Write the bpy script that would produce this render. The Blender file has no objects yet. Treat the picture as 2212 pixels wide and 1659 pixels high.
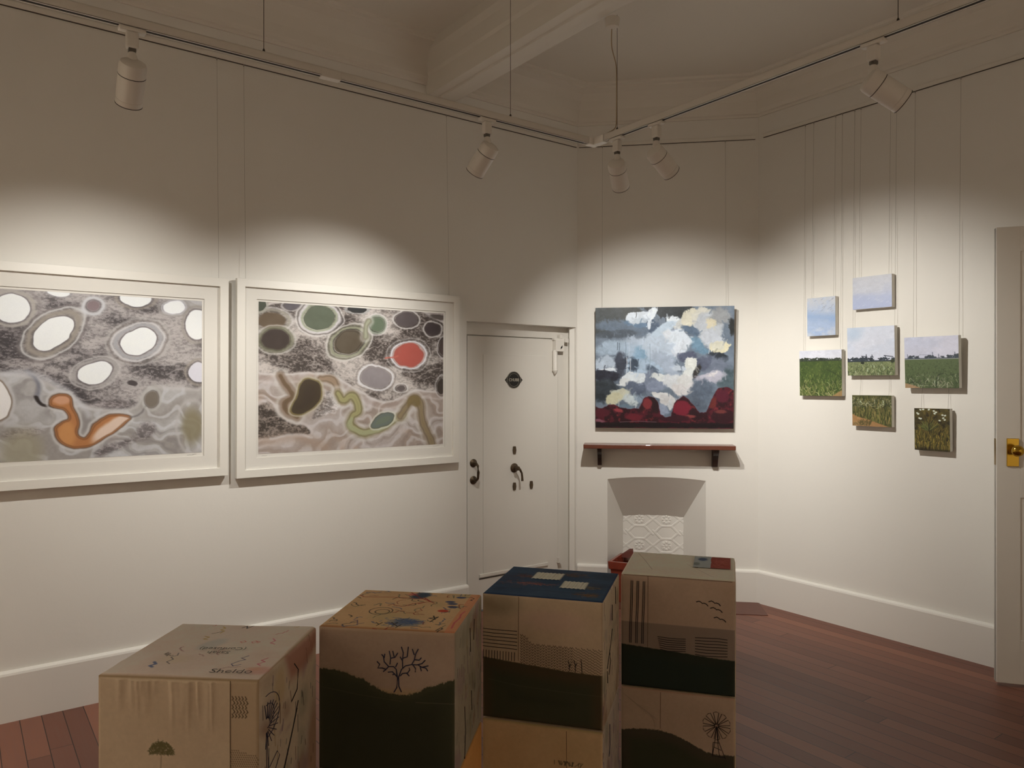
import bpy, math, random
import numpy as np
from mathutils import Vector, Matrix

# ------------------------------------------------------------------ camera, world, exposure
sc = bpy.context.scene
cam_d = bpy.data.cameras.new('camera'); cam = bpy.data.objects.new('camera', cam_d)
sc.collection.objects.link(cam); sc.camera = cam
cam_d.sensor_width = 36.0; cam_d.lens = 36.0 * 1621 / 2212; cam_d.clip_start = 0.05
cam.location = (0, 0, 1.6); cam.rotation_euler = (math.radians(90), 0, 0)
world = bpy.data.worlds.new('world'); sc.world = world; world.use_nodes = True
world.node_tree.nodes['Background'].inputs[0].default_value = (1.0, 0.9, 0.78, 1)
world.node_tree.nodes['Background'].inputs[1].default_value = 0.05
sc.view_settings.view_transform = 'Standard'; sc.view_settings.look = 'None'
sc.view_settings.gamma = 1.0; sc.view_settings.exposure = 0.0; sc.view_settings.use_curve_mapping = False
LAMP_COL = (1.0, 0.965, 0.90)
LAMP_W = 95.0          # watts of every track spot
REAR_FILL_W = 100.0  # watts of each added fill spotlight behind the camera
REAR_FILL_COL = (1.0, 0.86, 0.70)

# ------------------------------------------------------------------ helpers
col = sc.collection
def lin(c):
    c = np.asarray(c, float) / 255.0
    return np.where(c <= 0.04045, c / 12.92, ((c + 0.055) / 1.055) ** 2.4)
MATS = {}
def mat(name, rgb, rough=0.6, metal=0.0, bump=0.0, bscale=60.0, var=0.0, spec=0.5, coat=0.0, vscale=None):
    if name in MATS: return MATS[name]
    m = bpy.data.materials.new(name); m.use_nodes = True; nt = m.node_tree; b = nt.nodes['Principled BSDF']
    c = lin(rgb); b.inputs['Base Color'].default_value = (*c, 1)
    b.inputs['Roughness'].default_value = rough; b.inputs['Metallic'].default_value = metal
    b.inputs['Specular IOR Level'].default_value = spec; b.inputs['Coat Weight'].default_value = coat
    tc = nt.nodes.new('ShaderNodeTexCoord')
    if var > 0:
        n = nt.nodes.new('ShaderNodeTexNoise'); n.inputs['Scale'].default_value = vscale or bscale; n.inputs['Detail'].default_value = 5
        nt.links.new(tc.outputs['Object'], n.inputs['Vector'])
        mr = nt.nodes.new('ShaderNodeMapRange'); mr.inputs['To Min'].default_value = 1 - var; mr.inputs['To Max'].default_value = 1 + var
        nt.links.new(n.outputs['Fac'], mr.inputs['Value'])
        mx = nt.nodes.new('ShaderNodeVectorMath'); mx.operation = 'SCALE'; mx.inputs[0].default_value = tuple(c)
        nt.links.new(mr.outputs[0], mx.inputs['Scale']); nt.links.new(mx.outputs[0], b.inputs['Base Color'])
    if bump > 0:
        n2 = nt.nodes.new('ShaderNodeTexNoise'); n2.inputs['Scale'].default_value = bscale; n2.inputs['Detail'].default_value = 4
        nt.links.new(tc.outputs['Object'], n2.inputs['Vector'])
        bp = nt.nodes.new('ShaderNodeBump'); bp.inputs['Strength'].default_value = bump; bp.inputs['Distance'].default_value = 0.004
        nt.links.new(n2.outputs['Fac'], bp.inputs['Height']); nt.links.new(bp.outputs[0], b.inputs['Normal'])
    MATS[name] = m
    return m
def painted(name, rough=0.7, bump=0.15, bscale=400.0, spec=0.3, weave=False):
    """surface whose pattern comes from the mesh's own colour layer, with a fine procedural grain"""
    if name in MATS: return MATS[name]
    m = bpy.data.materials.new(name); m.use_nodes = True; nt = m.node_tree; b = nt.nodes['Principled BSDF']
    a = nt.nodes.new('ShaderNodeVertexColor'); a.layer_name = 'Col'
    b.inputs['Roughness'].default_value = rough; b.inputs['Specular IOR Level'].default_value = spec
    tc = nt.nodes.new('ShaderNodeTexCoord')
    n = nt.nodes.new('ShaderNodeTexNoise'); n.inputs['Scale'].default_value = bscale; n.inputs['Detail'].default_value = 4
    nt.links.new(tc.outputs['Object'], n.inputs['Vector'])
    mr = nt.nodes.new('ShaderNodeMapRange'); mr.inputs['To Min'].default_value = 0.93; mr.inputs['To Max'].default_value = 1.07
    nt.links.new(n.outputs['Fac'], mr.inputs['Value'])
    mx = nt.nodes.new('ShaderNodeVectorMath'); mx.operation = 'SCALE'
    nt.links.new(a.outputs['Color'], mx.inputs[0]); nt.links.new(mr.outputs[0], mx.inputs['Scale'])
    nt.links.new(mx.outputs[0], b.inputs['Base Color'])
    bp = nt.nodes.new('ShaderNodeBump'); bp.inputs['Strength'].default_value = bump; bp.inputs['Distance'].default_value = 0.002
    nt.links.new(n.outputs['Fac'], bp.inputs['Height']); nt.links.new(bp.outputs[0], b.inputs['Normal'])
    MATS[name] = m
    return m

class MB:
    def __init__(s): s.v = []; s.f = []; s.sm = []
    def add(s, vs, fs, smooth=False):
        o = len(s.v); s.v += [tuple(map(float, p)) for p in vs]; s.f += [tuple(i + o for i in f) for f in fs]; s.sm += [smooth] * len(fs)
        return s
    def box(s, x0, x1, y0, y1, z0, z1):
        return s.add([(x0,y0,z0),(x1,y0,z0),(x1,y1,z0),(x0,y1,z0),(x0,y0,z1),(x1,y0,z1),(x1,y1,z1),(x0,y1,z1)],
                     [(0,3,2,1),(4,5,6,7),(0,1,5,4),(1,2,6,5),(2,3,7,6),(3,0,4,7)])
    def prism(s, loops, closed=True, caps=True, smooth=False):
        n = len(loops[0]); vs = [p for l in loops for p in l]; fs = []
        for k in range(len(loops) - 1):
            for i in range(n if closed else n - 1):
                j = (i + 1) % n
                fs.append((k*n+i, k*n+j, (k+1)*n+j, (k+1)*n+i))
        if caps and closed:
            fs.append(tuple(range(n))[::-1]); fs.append(tuple((len(loops)-1)*n + i for i in range(n)))
        return s.add(vs, fs, smooth)
    def tube(s, pts, r, seg=8, caps=True):
        pts = [Vector(p) for p in pts]; loops = []
        rs = r if isinstance(r, (list, tuple)) else [r] * len(pts)
        up = None
        for i, p in enumerate(pts):
            t = (pts[min(i+1, len(pts)-1)] - pts[max(i-1, 0)])
            if t.length < 1e-9: t = Vector((0,0,1))
            t.normalize()
            if up is None:
                up = Vector((0,0,1)) if abs(t.z) < 0.9 else Vector((1,0,0))
            a = t.cross(up)
            if a.length < 1e-4: up = Vector((0.3,1,0.2)); a = t.cross(up)
            a.normalize(); b = a.cross(t)
            loops.append([p + rs[i]*(math.cos(2*math.pi*k/seg)*a + math.sin(2*math.pi*k/seg)*b) for k in range(seg)])
        return s.prism(loops, True, caps, True)
    def lathe(s, prof, M=None, seg=32):
        """prof: (radius, height) up local z; M a 4x4 matrix"""
        M = M or Matrix.Identity(4); loops = []
        for r, h in prof:
            loops.append([M @ Vector((max(r,1e-5)*math.cos(2*math.pi*k/seg), max(r,1e-5)*math.sin(2*math.pi*k/seg), h)) for k in range(seg)])
        return s.prism(loops, True, True, True)
    def build(s, name, m, parent=None, bevel=0.0, loc=None, rotz=0.0, seg=2):
        me = bpy.data.meshes.new(name); me.from_pydata(s.v, [], s.f); me.polygons.foreach_set('use_smooth', s.sm); me.materials.append(m)
        import bmesh
        bm = bmesh.new(); bm.from_mesh(me); bmesh.ops.recalc_face_normals(bm, faces=bm.faces)
        if bevel > 0:
            bmesh.ops.remove_doubles(bm, verts=bm.verts, dist=1e-6)
            es = [e for e in bm.edges if len(e.link_faces) == 2 and e.calc_face_angle(0) > 0.6]
            bmesh.ops.bevel(bm, geom=es, offset=bevel, segments=seg, affect='EDGES', profile=0.5)
        for e in bm.edges:
            if len(e.link_faces) == 2 and e.calc_face_angle(0) > 0.7: e.smooth = False
        bm.to_mesh(me); bm.free()
        o = bpy.data.objects.new(name, me); col.objects.link(o)
        if parent is not None: o.parent = parent
        if loc is not None: o.location = loc
        o.rotation_euler.z = rotz
        return o
def thing(name, label, cat, loc=(0,0,0), rotz=0.0, group=None, rotx=0.0):
    o = bpy.data.objects.new(name, None); o.empty_display_size = 0.1; col.objects.link(o)
    o.location = loc; o.rotation_euler = (rotx, 0, rotz); o['label'] = label; o['category'] = cat
    if group: o['group'] = group
    return o
def tag(o, label, cat, group=None, kind=None):
    o['label'] = label; o['category'] = cat
    if group: o['group'] = group
    if kind: o['kind'] = kind
    return o
def struct(o, label=None):
    o['kind'] = 'structure'
    if label: o['label'] = label
    return o

# ------------------------------------------------------------------ room frames
# each wall: origin, angle of its local x (to the right as one faces it); local y points into the wall, -y into the room
A = Vector((0.496, 5.703, 0)); B = Vector((1.807, 5.506, 0))
def unit(x, y): v = Vector((x, y, 0)); v.normalize(); return v
WALL = {'L': (A, unit(.804, .594)), 'M': (A, (B - A).normalized()), 'R': (B, unit(.594, -.804))}
def wang(w): t = WALL[w][1]; return math.atan2(t.y, t.x)
def wp(w, x, d=0.0, z=0.0):
    O, t = WALL[w]; n = Vector((t.y, -t.x, 0)); p = O + t*x + n*d
    return Vector((p.x, p.y, z))
MID = (B - A).length
RAIL = 3.40; CEIL = 3.80
L_END = -5.2; R_END = 5.0
white = mat('wall paint white', (229, 226, 219), 0.62, bump=0.12, bscale=35, var=0.012, vscale=2.5, spec=0.35)
trimw = mat('gloss trim white', (231, 228, 221), 0.38, bump=0.05, bscale=30, spec=0.5)
ceilm = mat('ceiling paint', (224, 219, 209), 0.7, bump=0.1, bscale=25, spec=0.3)

def on_wall(mb, w, name, m, bevel=0, parent=None):
    return mb.build(name, m, parent, bevel, wp(w, 0), wang(w))

# walls (local coordinates: x along, y into the wall)
wl = MB()
wl.box(L_END, -1.0, 0, .16, 0, CEIL); wl.box(-1.0, -.015, 0, .16, 2.03, CEIL); wl.box(-.015, 0.06, 0, .16, 0, CEIL); wl.box(-1.0, -.015, .135, .16, 0, 2.03)
struct(on_wall(wl, 'L', 'wall_left', white))
wm = MB()
fx0, fx1 = .228, .951
wm.box(-.06, fx0, 0, .12, 0, CEIL); wm.box(fx1, MID + .06, 0, .12, 0, CEIL)
N = 24; lo = []
for i in range(N + 1):
    x = fx0 + (fx1 - fx0) * i / N; q = (x - (fx0+fx1)/2) / ((fx1-fx0)/2)
    lo.append((x, .882 + .021 * (1 - q*q)))
wm.prism([[(x, y, z) for x, z in lo] + [(fx1, y, CEIL), (fx0, y, CEIL)] for y in (0, .12)])
struct(on_wall(wm, 'M', 'wall_corner', white))
wr = MB(); wr.box(-.06, R_END, 0, .16, 0, CEIL)
struct(on_wall(wr, 'R', 'wall_right', white))
Lend = wp('L', L_END); Rend = wp('R', R_END)
# the two walls behind the camera close the room as a rectangle with the chamfered corner
tL = WALL['L'][1]; tR = WALL['R'][1]
far = Lend + tR * ((Rend - Lend).dot(tR))
for nm, p, q in (('wall_rear', Lend, far), ('wall_entrance', far, Rend)):
    d = (q - p); ln = d.length; ang = math.atan2(d.y, d.x)
    struct(MB().box(-.1, ln + .1, -.16, 0, 0, CEIL).build(nm, white, None, 0, p, ang))
poly = [Lend, A, B, Rend, far]

# floor: boards parallel to the right wall
fm = bpy.data.materials.new('dark red brown floorboards'); fm.use_nodes = True; nt = fm.node_tree; bs = nt.nodes['Principled BSDF']
tc = nt.nodes.new('ShaderNodeTexCoord'); sep = nt.nodes.new('ShaderNodeSeparateXYZ'); nt.links.new(tc.outputs['Object'], sep.inputs[0])
def M_(op, a, b=None, **k):
    n = nt.nodes.new('ShaderNodeMath'); n.operation = op
    for i, s in enumerate((a, b)):
        if s is None: continue
        if isinstance(s, (int, float)): n.inputs[i].default_value = s
        else: nt.links.new(s, n.inputs[i])
    return n.outputs[0]
PW = .088
row = M_('DIVIDE', sep.outputs['Y'], PW); rid = M_('FLOOR', row); fr = M_('FRACT', row)
wn = nt.nodes.new('ShaderNodeTexWhiteNoise'); wn.noise_dimensions = '1D'; nt.links.new(rid, wn.inputs['W'])
ex = M_('DIVIDE', M_('ADD', sep.outputs['X'], M_('MULTIPLY', wn.outputs['Value'], 9.0)), 2.6); eid = M_('FLOOR', ex); ef = M_('FRACT', ex)
wn2 = nt.nodes.new('ShaderNodeTexWhiteNoise'); wn2.noise_dimensions = '2D'
cb = nt.nodes.new('ShaderNodeCombineXYZ'); nt.links.new(rid, cb.inputs[0]); nt.links.new(eid, cb.inputs[1]); nt.links.new(cb.outputs[0], wn2.inputs['Vector'])
mp = nt.nodes.new('ShaderNodeMapping'); mp.inputs['Scale'].default_value = (1.5, 22, 1); nt.links.new(tc.outputs['Object'], mp.inputs[0])
gn = nt.nodes.new('ShaderNodeTexNoise'); gn.inputs['Scale'].default_value = 3; gn.inputs['Detail'].default_value = 8; nt.links.new(mp.outputs[0], gn.inputs['Vector'])
cr = nt.nodes.new('ShaderNodeValToRGB'); cr.color_ramp.elements[0].color = (*lin((102, 62, 48)), 1); cr.color_ramp.elements[1].color = (*lin((146, 96, 74)), 1)
e = cr.color_ramp.elements.new(.5); e.color = (*lin((118, 74, 58)), 1)
fac = M_('ADD', M_('MULTIPLY', wn2.outputs['Value'], .62), M_('MULTIPLY', gn.outputs['Fac'], .38)); nt.links.new(fac, cr.inputs[0])
gap = M_('MULTIPLY', M_('GREATER_THAN', M_('MINIMUM', fr, M_('SUBTRACT', 1.0, fr)), .018), M_('GREATER_THAN', ef, .0012))
mxc = nt.nodes.new('ShaderNodeMix'); mxc.data_type = 'RGBA'; nt.links.new(gap, mxc.inputs[0]); mxc.inputs[6].default_value = (.012, .006, .004, 1); nt.links.new(cr.outputs[0], mxc.inputs[7])
nt.links.new(mxc.outputs[2], bs.inputs['Base Color'])
rr = M_('ADD', M_('MULTIPLY', gn.outputs['Fac'], .18), .36); nt.links.new(rr, bs.inputs['Roughness'])
bp = nt.nodes.new('ShaderNodeBump'); bp.inputs['Strength'].default_value = .5; bp.inputs['Distance'].default_value = .002
nt.links.new(gap, bp.inputs['Height']); nt.links.new(bp.outputs[0], bs.inputs['Normal'])
aR = wang('R'); RI = Matrix.Rotation(-aR, 4, 'Z')
fp = [RI @ (p - B) for p in [wp('L', L_END-.1), wp('L', .08, -.1), wp('M', .6, -.45), wp('R', -.08, -.1), wp('R', R_END+.1), far + (far-B).normalized()*.15]]
def slab(pts, z0, z1): return MB().prism([[(p.x, p.y, z) for p in pts] for z in (z0, z1)])
struct(slab(fp, -.1, 0).build('floor', fm, None, 0, B, aR))
struct(slab([wp('L', L_END-.1, -.1), wp('L', .05, -.1), wp('R', -.05, -.1), wp('R', R_END+.1, -.1), far + (far-B).normalized()*.2], CEIL, CEIL+.1).build('ceiling', ceilm))
hearth = MB(); hearth.prism([[(.02, 0.0, z), (MID-.0, 0.0, z), (MID + .01, -.33, z), (.1, -.33, z)] for z in (0.0, .004)])
struct(on_wall(hearth, 'M', 'trim_4', mat('hearth boards', (96, 56, 44), .45, var=.15, vscale=30), .001))

# ceiling beam across the room, square to the left wall, with stepped mouldings
bm_ = MB()
prof = [(-1.36, CEIL), (-1.36, 3.74), (-1.345, 3.70), (-1.335, 3.62), (-1.325, 3.60), (-1.318, 3.53), (-1.312, 3.49), (-1.25, 3.485), (-1.245, 3.475), (-1.18, 3.475), (-1.175, 3.485), (-1.112, 3.49),
        (-1.105, 3.50), (-1.085, 3.515), (-1.055, 3.525), (-1.05, 3.54), (-1.02, 3.57), (-1.0, 3.62), (-.985, 3.66), (-.96, 3.67), (-.95, 3.72), (-.92, 3.76), (-.86, 3.785), (-.82, CEIL)]
blen = (Rend - A).dot(tR) + .05
bm_.prism([[(x, y, z) for x, z in prof] for y in (0.05, -blen)])
struct(on_wall(bm_, 'L', 'trim_1', ceilm))

# running profiles: cove, rail, skirting
def run(name, w, x0, x1, prof, m, k0=0.0, k1=0.0, parent=None, bevel=0):
    """prof: closed (d, z) section; k0/k1: mitre factors at the ends"""
    mb = MB()
    mb.prism([[(x0 + k0*d, -d, z) for d, z in prof], [(x1 - k1*d, -d, z) for d, z in prof]])
    return on_wall(mb, w, name, m, bevel, parent)
cove = [(0, 3.555), (.012, 3.555), (.018, 3.57), (.03, 3.575), (.035, 3.59), (.04, 3.60), (.055, 3.655), (.085, 3.71), (.13, 3.75), (.18, 3.768), (.185, 3.78), (.21, 3.785), (.22, CEIL), (0, CEIL)]
K = math.tan(math.radians(22.5))
struct(run('trim_2', 'L', L_END, 0, cove, ceilm, 1.0, K)); struct(run('trim_3', 'M', 0, MID, cove, ceilm, K, K)); struct(run('trim_5', 'R', 0, R_END, cove, ceilm, K, 1.0))
skp = [(0, 0), (.028, 0), (.028, .220), (.024, .230), (.014, .236), (0, .238)]
struct(run('baseboard_left', 'L', L_END, -1.0, skp, trimw, 1.0, 0))
struct(run('baseboard_corner', 'M', 0.0, fx0, skp, trimw, 0, 0)); struct(run('baseboard_corner', 'M', fx1, MID, skp, trimw, 0, K))
struct(run('baseboard_right', 'R', 0, R_END, skp, trimw, K, 1.0))
dark = mat('dark slot', (38, 34, 30), .8)
railw = mat('rail white', (226, 222, 213), .45)
def rail(w, x0, x1, label):
    t = thing('picture_rail', label, 'picture rail', wp(w, 0), wang(w), 'picture hanging rails')
    MB().box(x0, x1, -.011, 0, RAIL-.004, RAIL+.022).build('rail_strip', railw, t, .002)
    MB().box(x0 + .002, x1 - .002, -.006, 0, RAIL-.0075, RAIL-.004).build('rail_shadow_strip', mat('painted rail shadow', (78, 70, 62), .8), t)  # dark strip painted in for the shaded gap under the rail
    return t
rail('L', L_END+.02, -.01, 'long white picture rail above the two large framed prints')
rail('M', .012, MID-.02, 'short white picture rail above the stormy red and grey painting')
rail('R', .045, R_END-.02, 'white picture rail from which the seven small landscape canvases hang')

# ------------------------------------------------------------------ image making (numpy) for painted surfaces
def vnoise(h, w, cell, rng, ax=1.0):
    gh, gw = int(h / cell) + 3, int(w / (cell * ax)) + 3
    g = rng.random((gh, gw))
    y = np.arange(h) / cell; x = np.arange(w) / (cell * ax)
    yi = y.astype(int); xi = x.astype(int); fy = y - yi; fx = x - xi
    fy = (fy*fy*(3-2*fy))[:, None]; fx = (fx*fx*(3-2*fx))[None]
    a = g[yi][:, xi]; b = g[yi][:, xi+1]; c = g[yi+1][:, xi]; d = g[yi+1][:, xi+1]
    return (a*(1-fx)+b*fx)*(1-fy) + (c*(1-fx)+d*fx)*fy
def fbm(h, w, cell, rng, o=4, ax=1.0):
    s = 0; t = 0; a = 1.0
    for k in range(o):
        if cell < 1.5: break
        s = s + a*vnoise(h, w, cell, rng, ax); t += a; a *= .55; cell /= 2.0
    return s / t
def sample(img, Y, X):
    h, w = img.shape[:2]
    Y = np.clip(Y, 0, h-1.001); X = np.clip(X, 0, w-1.001); y = Y.astype(int); x = X.astype(int); fy = Y-y; fx = X-x
    if img.ndim == 3: fy = fy[..., None]; fx = fx[..., None]
    return (img[y, x]*(1-fx)+img[y, x+1]*fx)*(1-fy)+(img[y+1, x]*(1-fx)+img[y+1, x+1]*fx)*fy
def ss(a, b, x): t = np.clip((x-a)/(b-a), 0, 1); return t*t*(3-2*t)
class Pic:
    """a picture in its own units: W x H, n pixels per unit"""
    def __init__(s, W, H, px, base, seed=1):
        s.W, s.H = W, H; s.w = px; s.h = max(4, int(round(px * H / W))); s.k = px / W
        s.rng = np.random.default_rng(seed)
        s.X, s.Y = np.meshgrid((np.arange(s.w)+.5)/s.k, (np.arange(s.h)+.5)/s.k)
        s.X0, s.Y0 = s.X, s.Y
        s.im = np.ones((s.h, s.w, 3)) * np.array(base, float)
    def n(s, cell, o=4, ax=1.0): return fbm(s.h, s.w, cell*s.k, s.rng, o, ax)
    def warp(s, amp, cell, o=3):
        s.X = s.X0 + amp*(s.n(cell, o)-.5)*2; s.Y = s.Y0 + amp*(s.n(cell, o)-.5)*2
    def mix(s, c, a):
        c = np.asarray(c, float); a = np.clip(a, 0, 1)[..., None]
        s.im = s.im*(1-a) + c*a
    def dell(s, cx, cy, rx, ry, ang=0.0):
        a = math.radians(ang); dx = s.X-cx; dy = s.Y-cy
        x = dx*math.cos(a)+dy*math.sin(a); y = -dx*math.sin(a)+dy*math.cos(a)
        q = np.sqrt((x/rx)**2+(y/ry)**2)
        return (q-1)*min(rx, ry)*(.5+.5*max(rx,ry)/min(rx,ry)) if False else (q-1)*math.sqrt(rx*ry)
    @staticmethod
    def chaikin(P, closed, it=2):
        for _ in range(it):
            Q_ = [] if closed else [P[0]]; n = len(P)
            for i in range(n if closed else n-1):
                a, b = P[i], P[(i+1) % n]; Q_ += [(a[0]*.75+b[0]*.25, a[1]*.75+b[1]*.25), (a[0]*.25+b[0]*.75, a[1]*.25+b[1]*.75)]
            if not closed: Q_.append(P[-1])
            P = Q_
        return P
    def sdpoly(s, P): return s.dpoly(s.chaikin(P, True))
    def sdline(s, P): return s.dline(s.chaikin(P, False))
    def dpoly(s, P):
        ins = np.zeros(s.X.shape, bool); d = np.full(s.X.shape, 1e9); n = len(P)
        for i in range(n):
            x1, y1 = P[i]; x2, y2 = P[(i+1) % n]
            ex, ey = x2-x1, y2-y1; px, py = s.X-x1, s.Y-y1
            t = np.clip((px*ex+py*ey)/(ex*ex+ey*ey+1e-9), 0, 1)
            d = np.minimum(d, np.hypot(px-t*ex, py-t*ey))
            if y1 != y2:
                c = ((y1 > s.Y) != (y2 > s.Y)) & (s.X < (x2-x1)*(s.Y-y1)/(y2-y1)+x1); ins ^= c
        return np.where(ins, -d, d)
    def dline(s, P):
        d = np.full(s.X.shape, 1e9)
        for (x1, y1), (x2, y2) in zip(P[:-1], P[1:]):
            ex, ey = x2-x1, y2-y1; px, py = s.X-x1, s.Y-y1
            t = np.clip((px*ex+py*ey)/(ex*ex+ey*ey+1e-9), 0, 1)
            d = np.minimum(d, np.hypot(px-t*ex, py-t*ey))
        return d
    def fill(s, d, c, soft=2.0, a=1.0): s.mix(c, a*(1-ss(-soft, soft, d)))
    def stroke(s, x1, y1, x2, y2, wd, c, a=1.0, curve=0.0):
        """short brush stroke, only its own neighbourhood is touched"""
        k = s.k; m = wd*2 + abs(curve)
        i0, i1 = int((min(x1, x2)-m)*k), int((max(x1, x2)+m)*k)+2; j0, j1 = int((min(y1, y2)-m)*k), int((max(y1, y2)+m)*k)+2
        i0 = max(i0, 0); j0 = max(j0, 0); i1 = min(i1, s.w); j1 = min(j1, s.h)
        if i1 <= i0 or j1 <= j0: return
        X = s.X0[j0:j1, i0:i1]; Y = s.Y0[j0:j1, i0:i1]; ex, ey = x2-x1, y2-y1; L2 = ex*ex+ey*ey+1e-9
        t = np.clip(((X-x1)*ex+(Y-y1)*ey)/L2, 0, 1)
        ox = -ey/math.sqrt(L2)*curve*4*t*(1-t); oy = ex/math.sqrt(L2)*curve*4*t*(1-t)
        d = np.hypot(X-x1-t*ex-ox, Y-y1-t*ey-oy); al = a*(1-ss(wd*.5-.5/k, wd*.5+.8/k, d*(1+.0*t)))[..., None]
        s.im[j0:j1, i0:i1] = s.im[j0:j1, i0:i1]*(1-al) + np.array(c, float)*al
    def scrawl(s, P, wd, c, a=1.0):
        for (x1, y1), (x2, y2) in zip(P[:-1], P[1:]): s.stroke(x1, y1, x2, y2, wd, c, a)

def set_colors(me, im_lin):
    ca = me.color_attributes.new('Col', 'FLOAT_COLOR', 'POINT')
    n = im_lin.shape[0]*im_lin.shape[1]
    buf = np.ones((n, 4), np.float32); buf[:, :3] = im_lin.reshape(-1, 3)
    ca.data.foreach_set('color', buf.ravel())
def to_albedo(im, white_ref, wall=.74):
    """photo values of a picture -> reflectance, given how bright white paint is where it hangs"""
    return np.clip(lin(np.clip(im, 0, 255)) / lin(white_ref) * wall, 0.004, .92)
def pic_mesh(name, alb, w, h, m, parent, y=0.0, z0=0.0, x0=0.0, relief=None):
    """sheet facing local -y, lower left corner at (x0, y, z0)"""
    H, W = alb.shape[:2]
    xs = np.linspace(x0, x0+w, W); zs = np.linspace(z0+h, z0, H)
    X, Z = np.meshgrid(xs, zs); Yv = np.full_like(X, y) if relief is None else y - relief
    return grid_mesh(name, np.stack([X, Yv, Z], -1), alb, m, parent)
def grid_mesh(name, P, alb, m, parent, smooth=True, loc=None, rotz=0.0, flip=False):
    H, W = P.shape[:2]
    me = bpy.data.meshes.new(name); idx = np.arange(H*W).reshape(H, W)
    a, b, c, d = idx[:-1, :-1], idx[1:, :-1], idx[1:, 1:], idx[:-1, 1:]
    q = np.stack([a, b, c, d] if not flip else [a, d, c, b], -1).reshape(-1, 4)
    me.vertices.add(H*W); me.vertices.foreach_set('co', P.reshape(-1).astype(np.float32))
    me.loops.add(q.size); me.loops.foreach_set('vertex_index', q.ravel().astype(np.int32))
    me.polygons.add(len(q)); me.polygons.foreach_set('loop_start', np.arange(0, q.size, 4, dtype=np.int32))
    me.polygons.foreach_set('use_smooth', np.ones(len(q), bool))
    me.update(calc_edges=True); me.validate()
    if alb is not None: set_colors(me, alb)
    me.materials.append(m)
    o = bpy.data.objects.new(name, me); col.objects.link(o); o.parent = parent
    if loc is not None: o.location = loc
    o.rotation_euler.z = rotz
    return o

# ------------------------------------------------------------------ the two aerial prints (units: 1000 x 715)
def Q(P): return [(x, y*.715) for x, y in P]
def speckle(p, mask, dk, lt, seed, dens=.5):
    """fine salt-crust texture: dark crust broken by pale veins and flecks, all following one flow"""
    r = np.random.default_rng(seed); H, W = p.h, p.w
    fl = fbm(H, W, 120*p.k, r, 4, 1.3); big = fbm(H, W, 110*p.k, r, 4, 2.0)
    f1 = fbm(H, W, 6*p.k, r, 2, 1.6); f2 = r.random((H, W)); f3 = fbm(H, W, 16*p.k, r, 3, 2.2)
    cov = ss(.34, .60, big)[..., None]                                   # where the crust is dark
    base = np.array(lt)*(1-cov) + np.array(dk)*cov
    f = f1*.5 + f3*.3 + f2*.2
    t = ss(.44, .66, f + .10*(1-cov[..., 0]))[..., None]*.9
    tex = base*(.86 - .10*cov) * (1-t) + (base*.55 + np.array(lt)*.55)*t
    vein = np.abs(np.sin((p.Y*.9 + 150*fl + p.X*.12)/17.0)); vein = np.exp(-(vein/.16)**2)*ss(.35, .6, fbm(H, W, 50*p.k, r, 2))
    tex = tex + (np.array(lt)*1.06 - tex)*(.55*vein)[..., None]
    p.mix(tex, mask)
def marble(p, cols, seed, ang=.3):
    r = np.random.default_rng(seed); H, W = p.h, p.w
    a = fbm(H, W, 170*p.k, r, 3); b = fbm(H, W, 150*p.k, r, 3); q = fbm(H, W, 60*p.k, r, 3)
    ph = (p.Y*.012 + p.X*ang*.012 + 4.5*a + 3.0*b + .7*q)
    t = (np.sin(ph*2.0)*.5+.5); u = (np.sin(ph*5.3 + 2*b)*.5+.5)
    c = [np.array(k, float) for k in cols]
    im = c[0]*(1-t[..., None]) + c[1]*t[..., None]
    im = im + (c[2]-im)*(.65*ss(.55, 1.0, u))[..., None]; im = im + (c[3]-im)*(.7*ss(.62, .8, b))[..., None]; im = im + (c[4]-im)*(.55*ss(.7, 1.0, 1-u)*ss(.4, .6, a))[..., None]
    return im + ((fbm(H, W, 10*p.k, r, 2)-.5)*10)[..., None]
def pond(p, e, fill, rings, soft=1.5, tex=6):
    d = p.dell(e[0], e[1]*.715, *e[2:]) + (p.n(70, 2)-.5)*min(e[2], e[3])*.22
    for off, wd, c, a in rings: p.mix(c, a*np.exp(-((d-off)/wd)**2))
    p.fill(d, np.array(fill), soft)
    n = (p.n(30, 3)-.5)*tex*2
    p.im += n[..., None]*(d < 0)[..., None]
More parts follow.
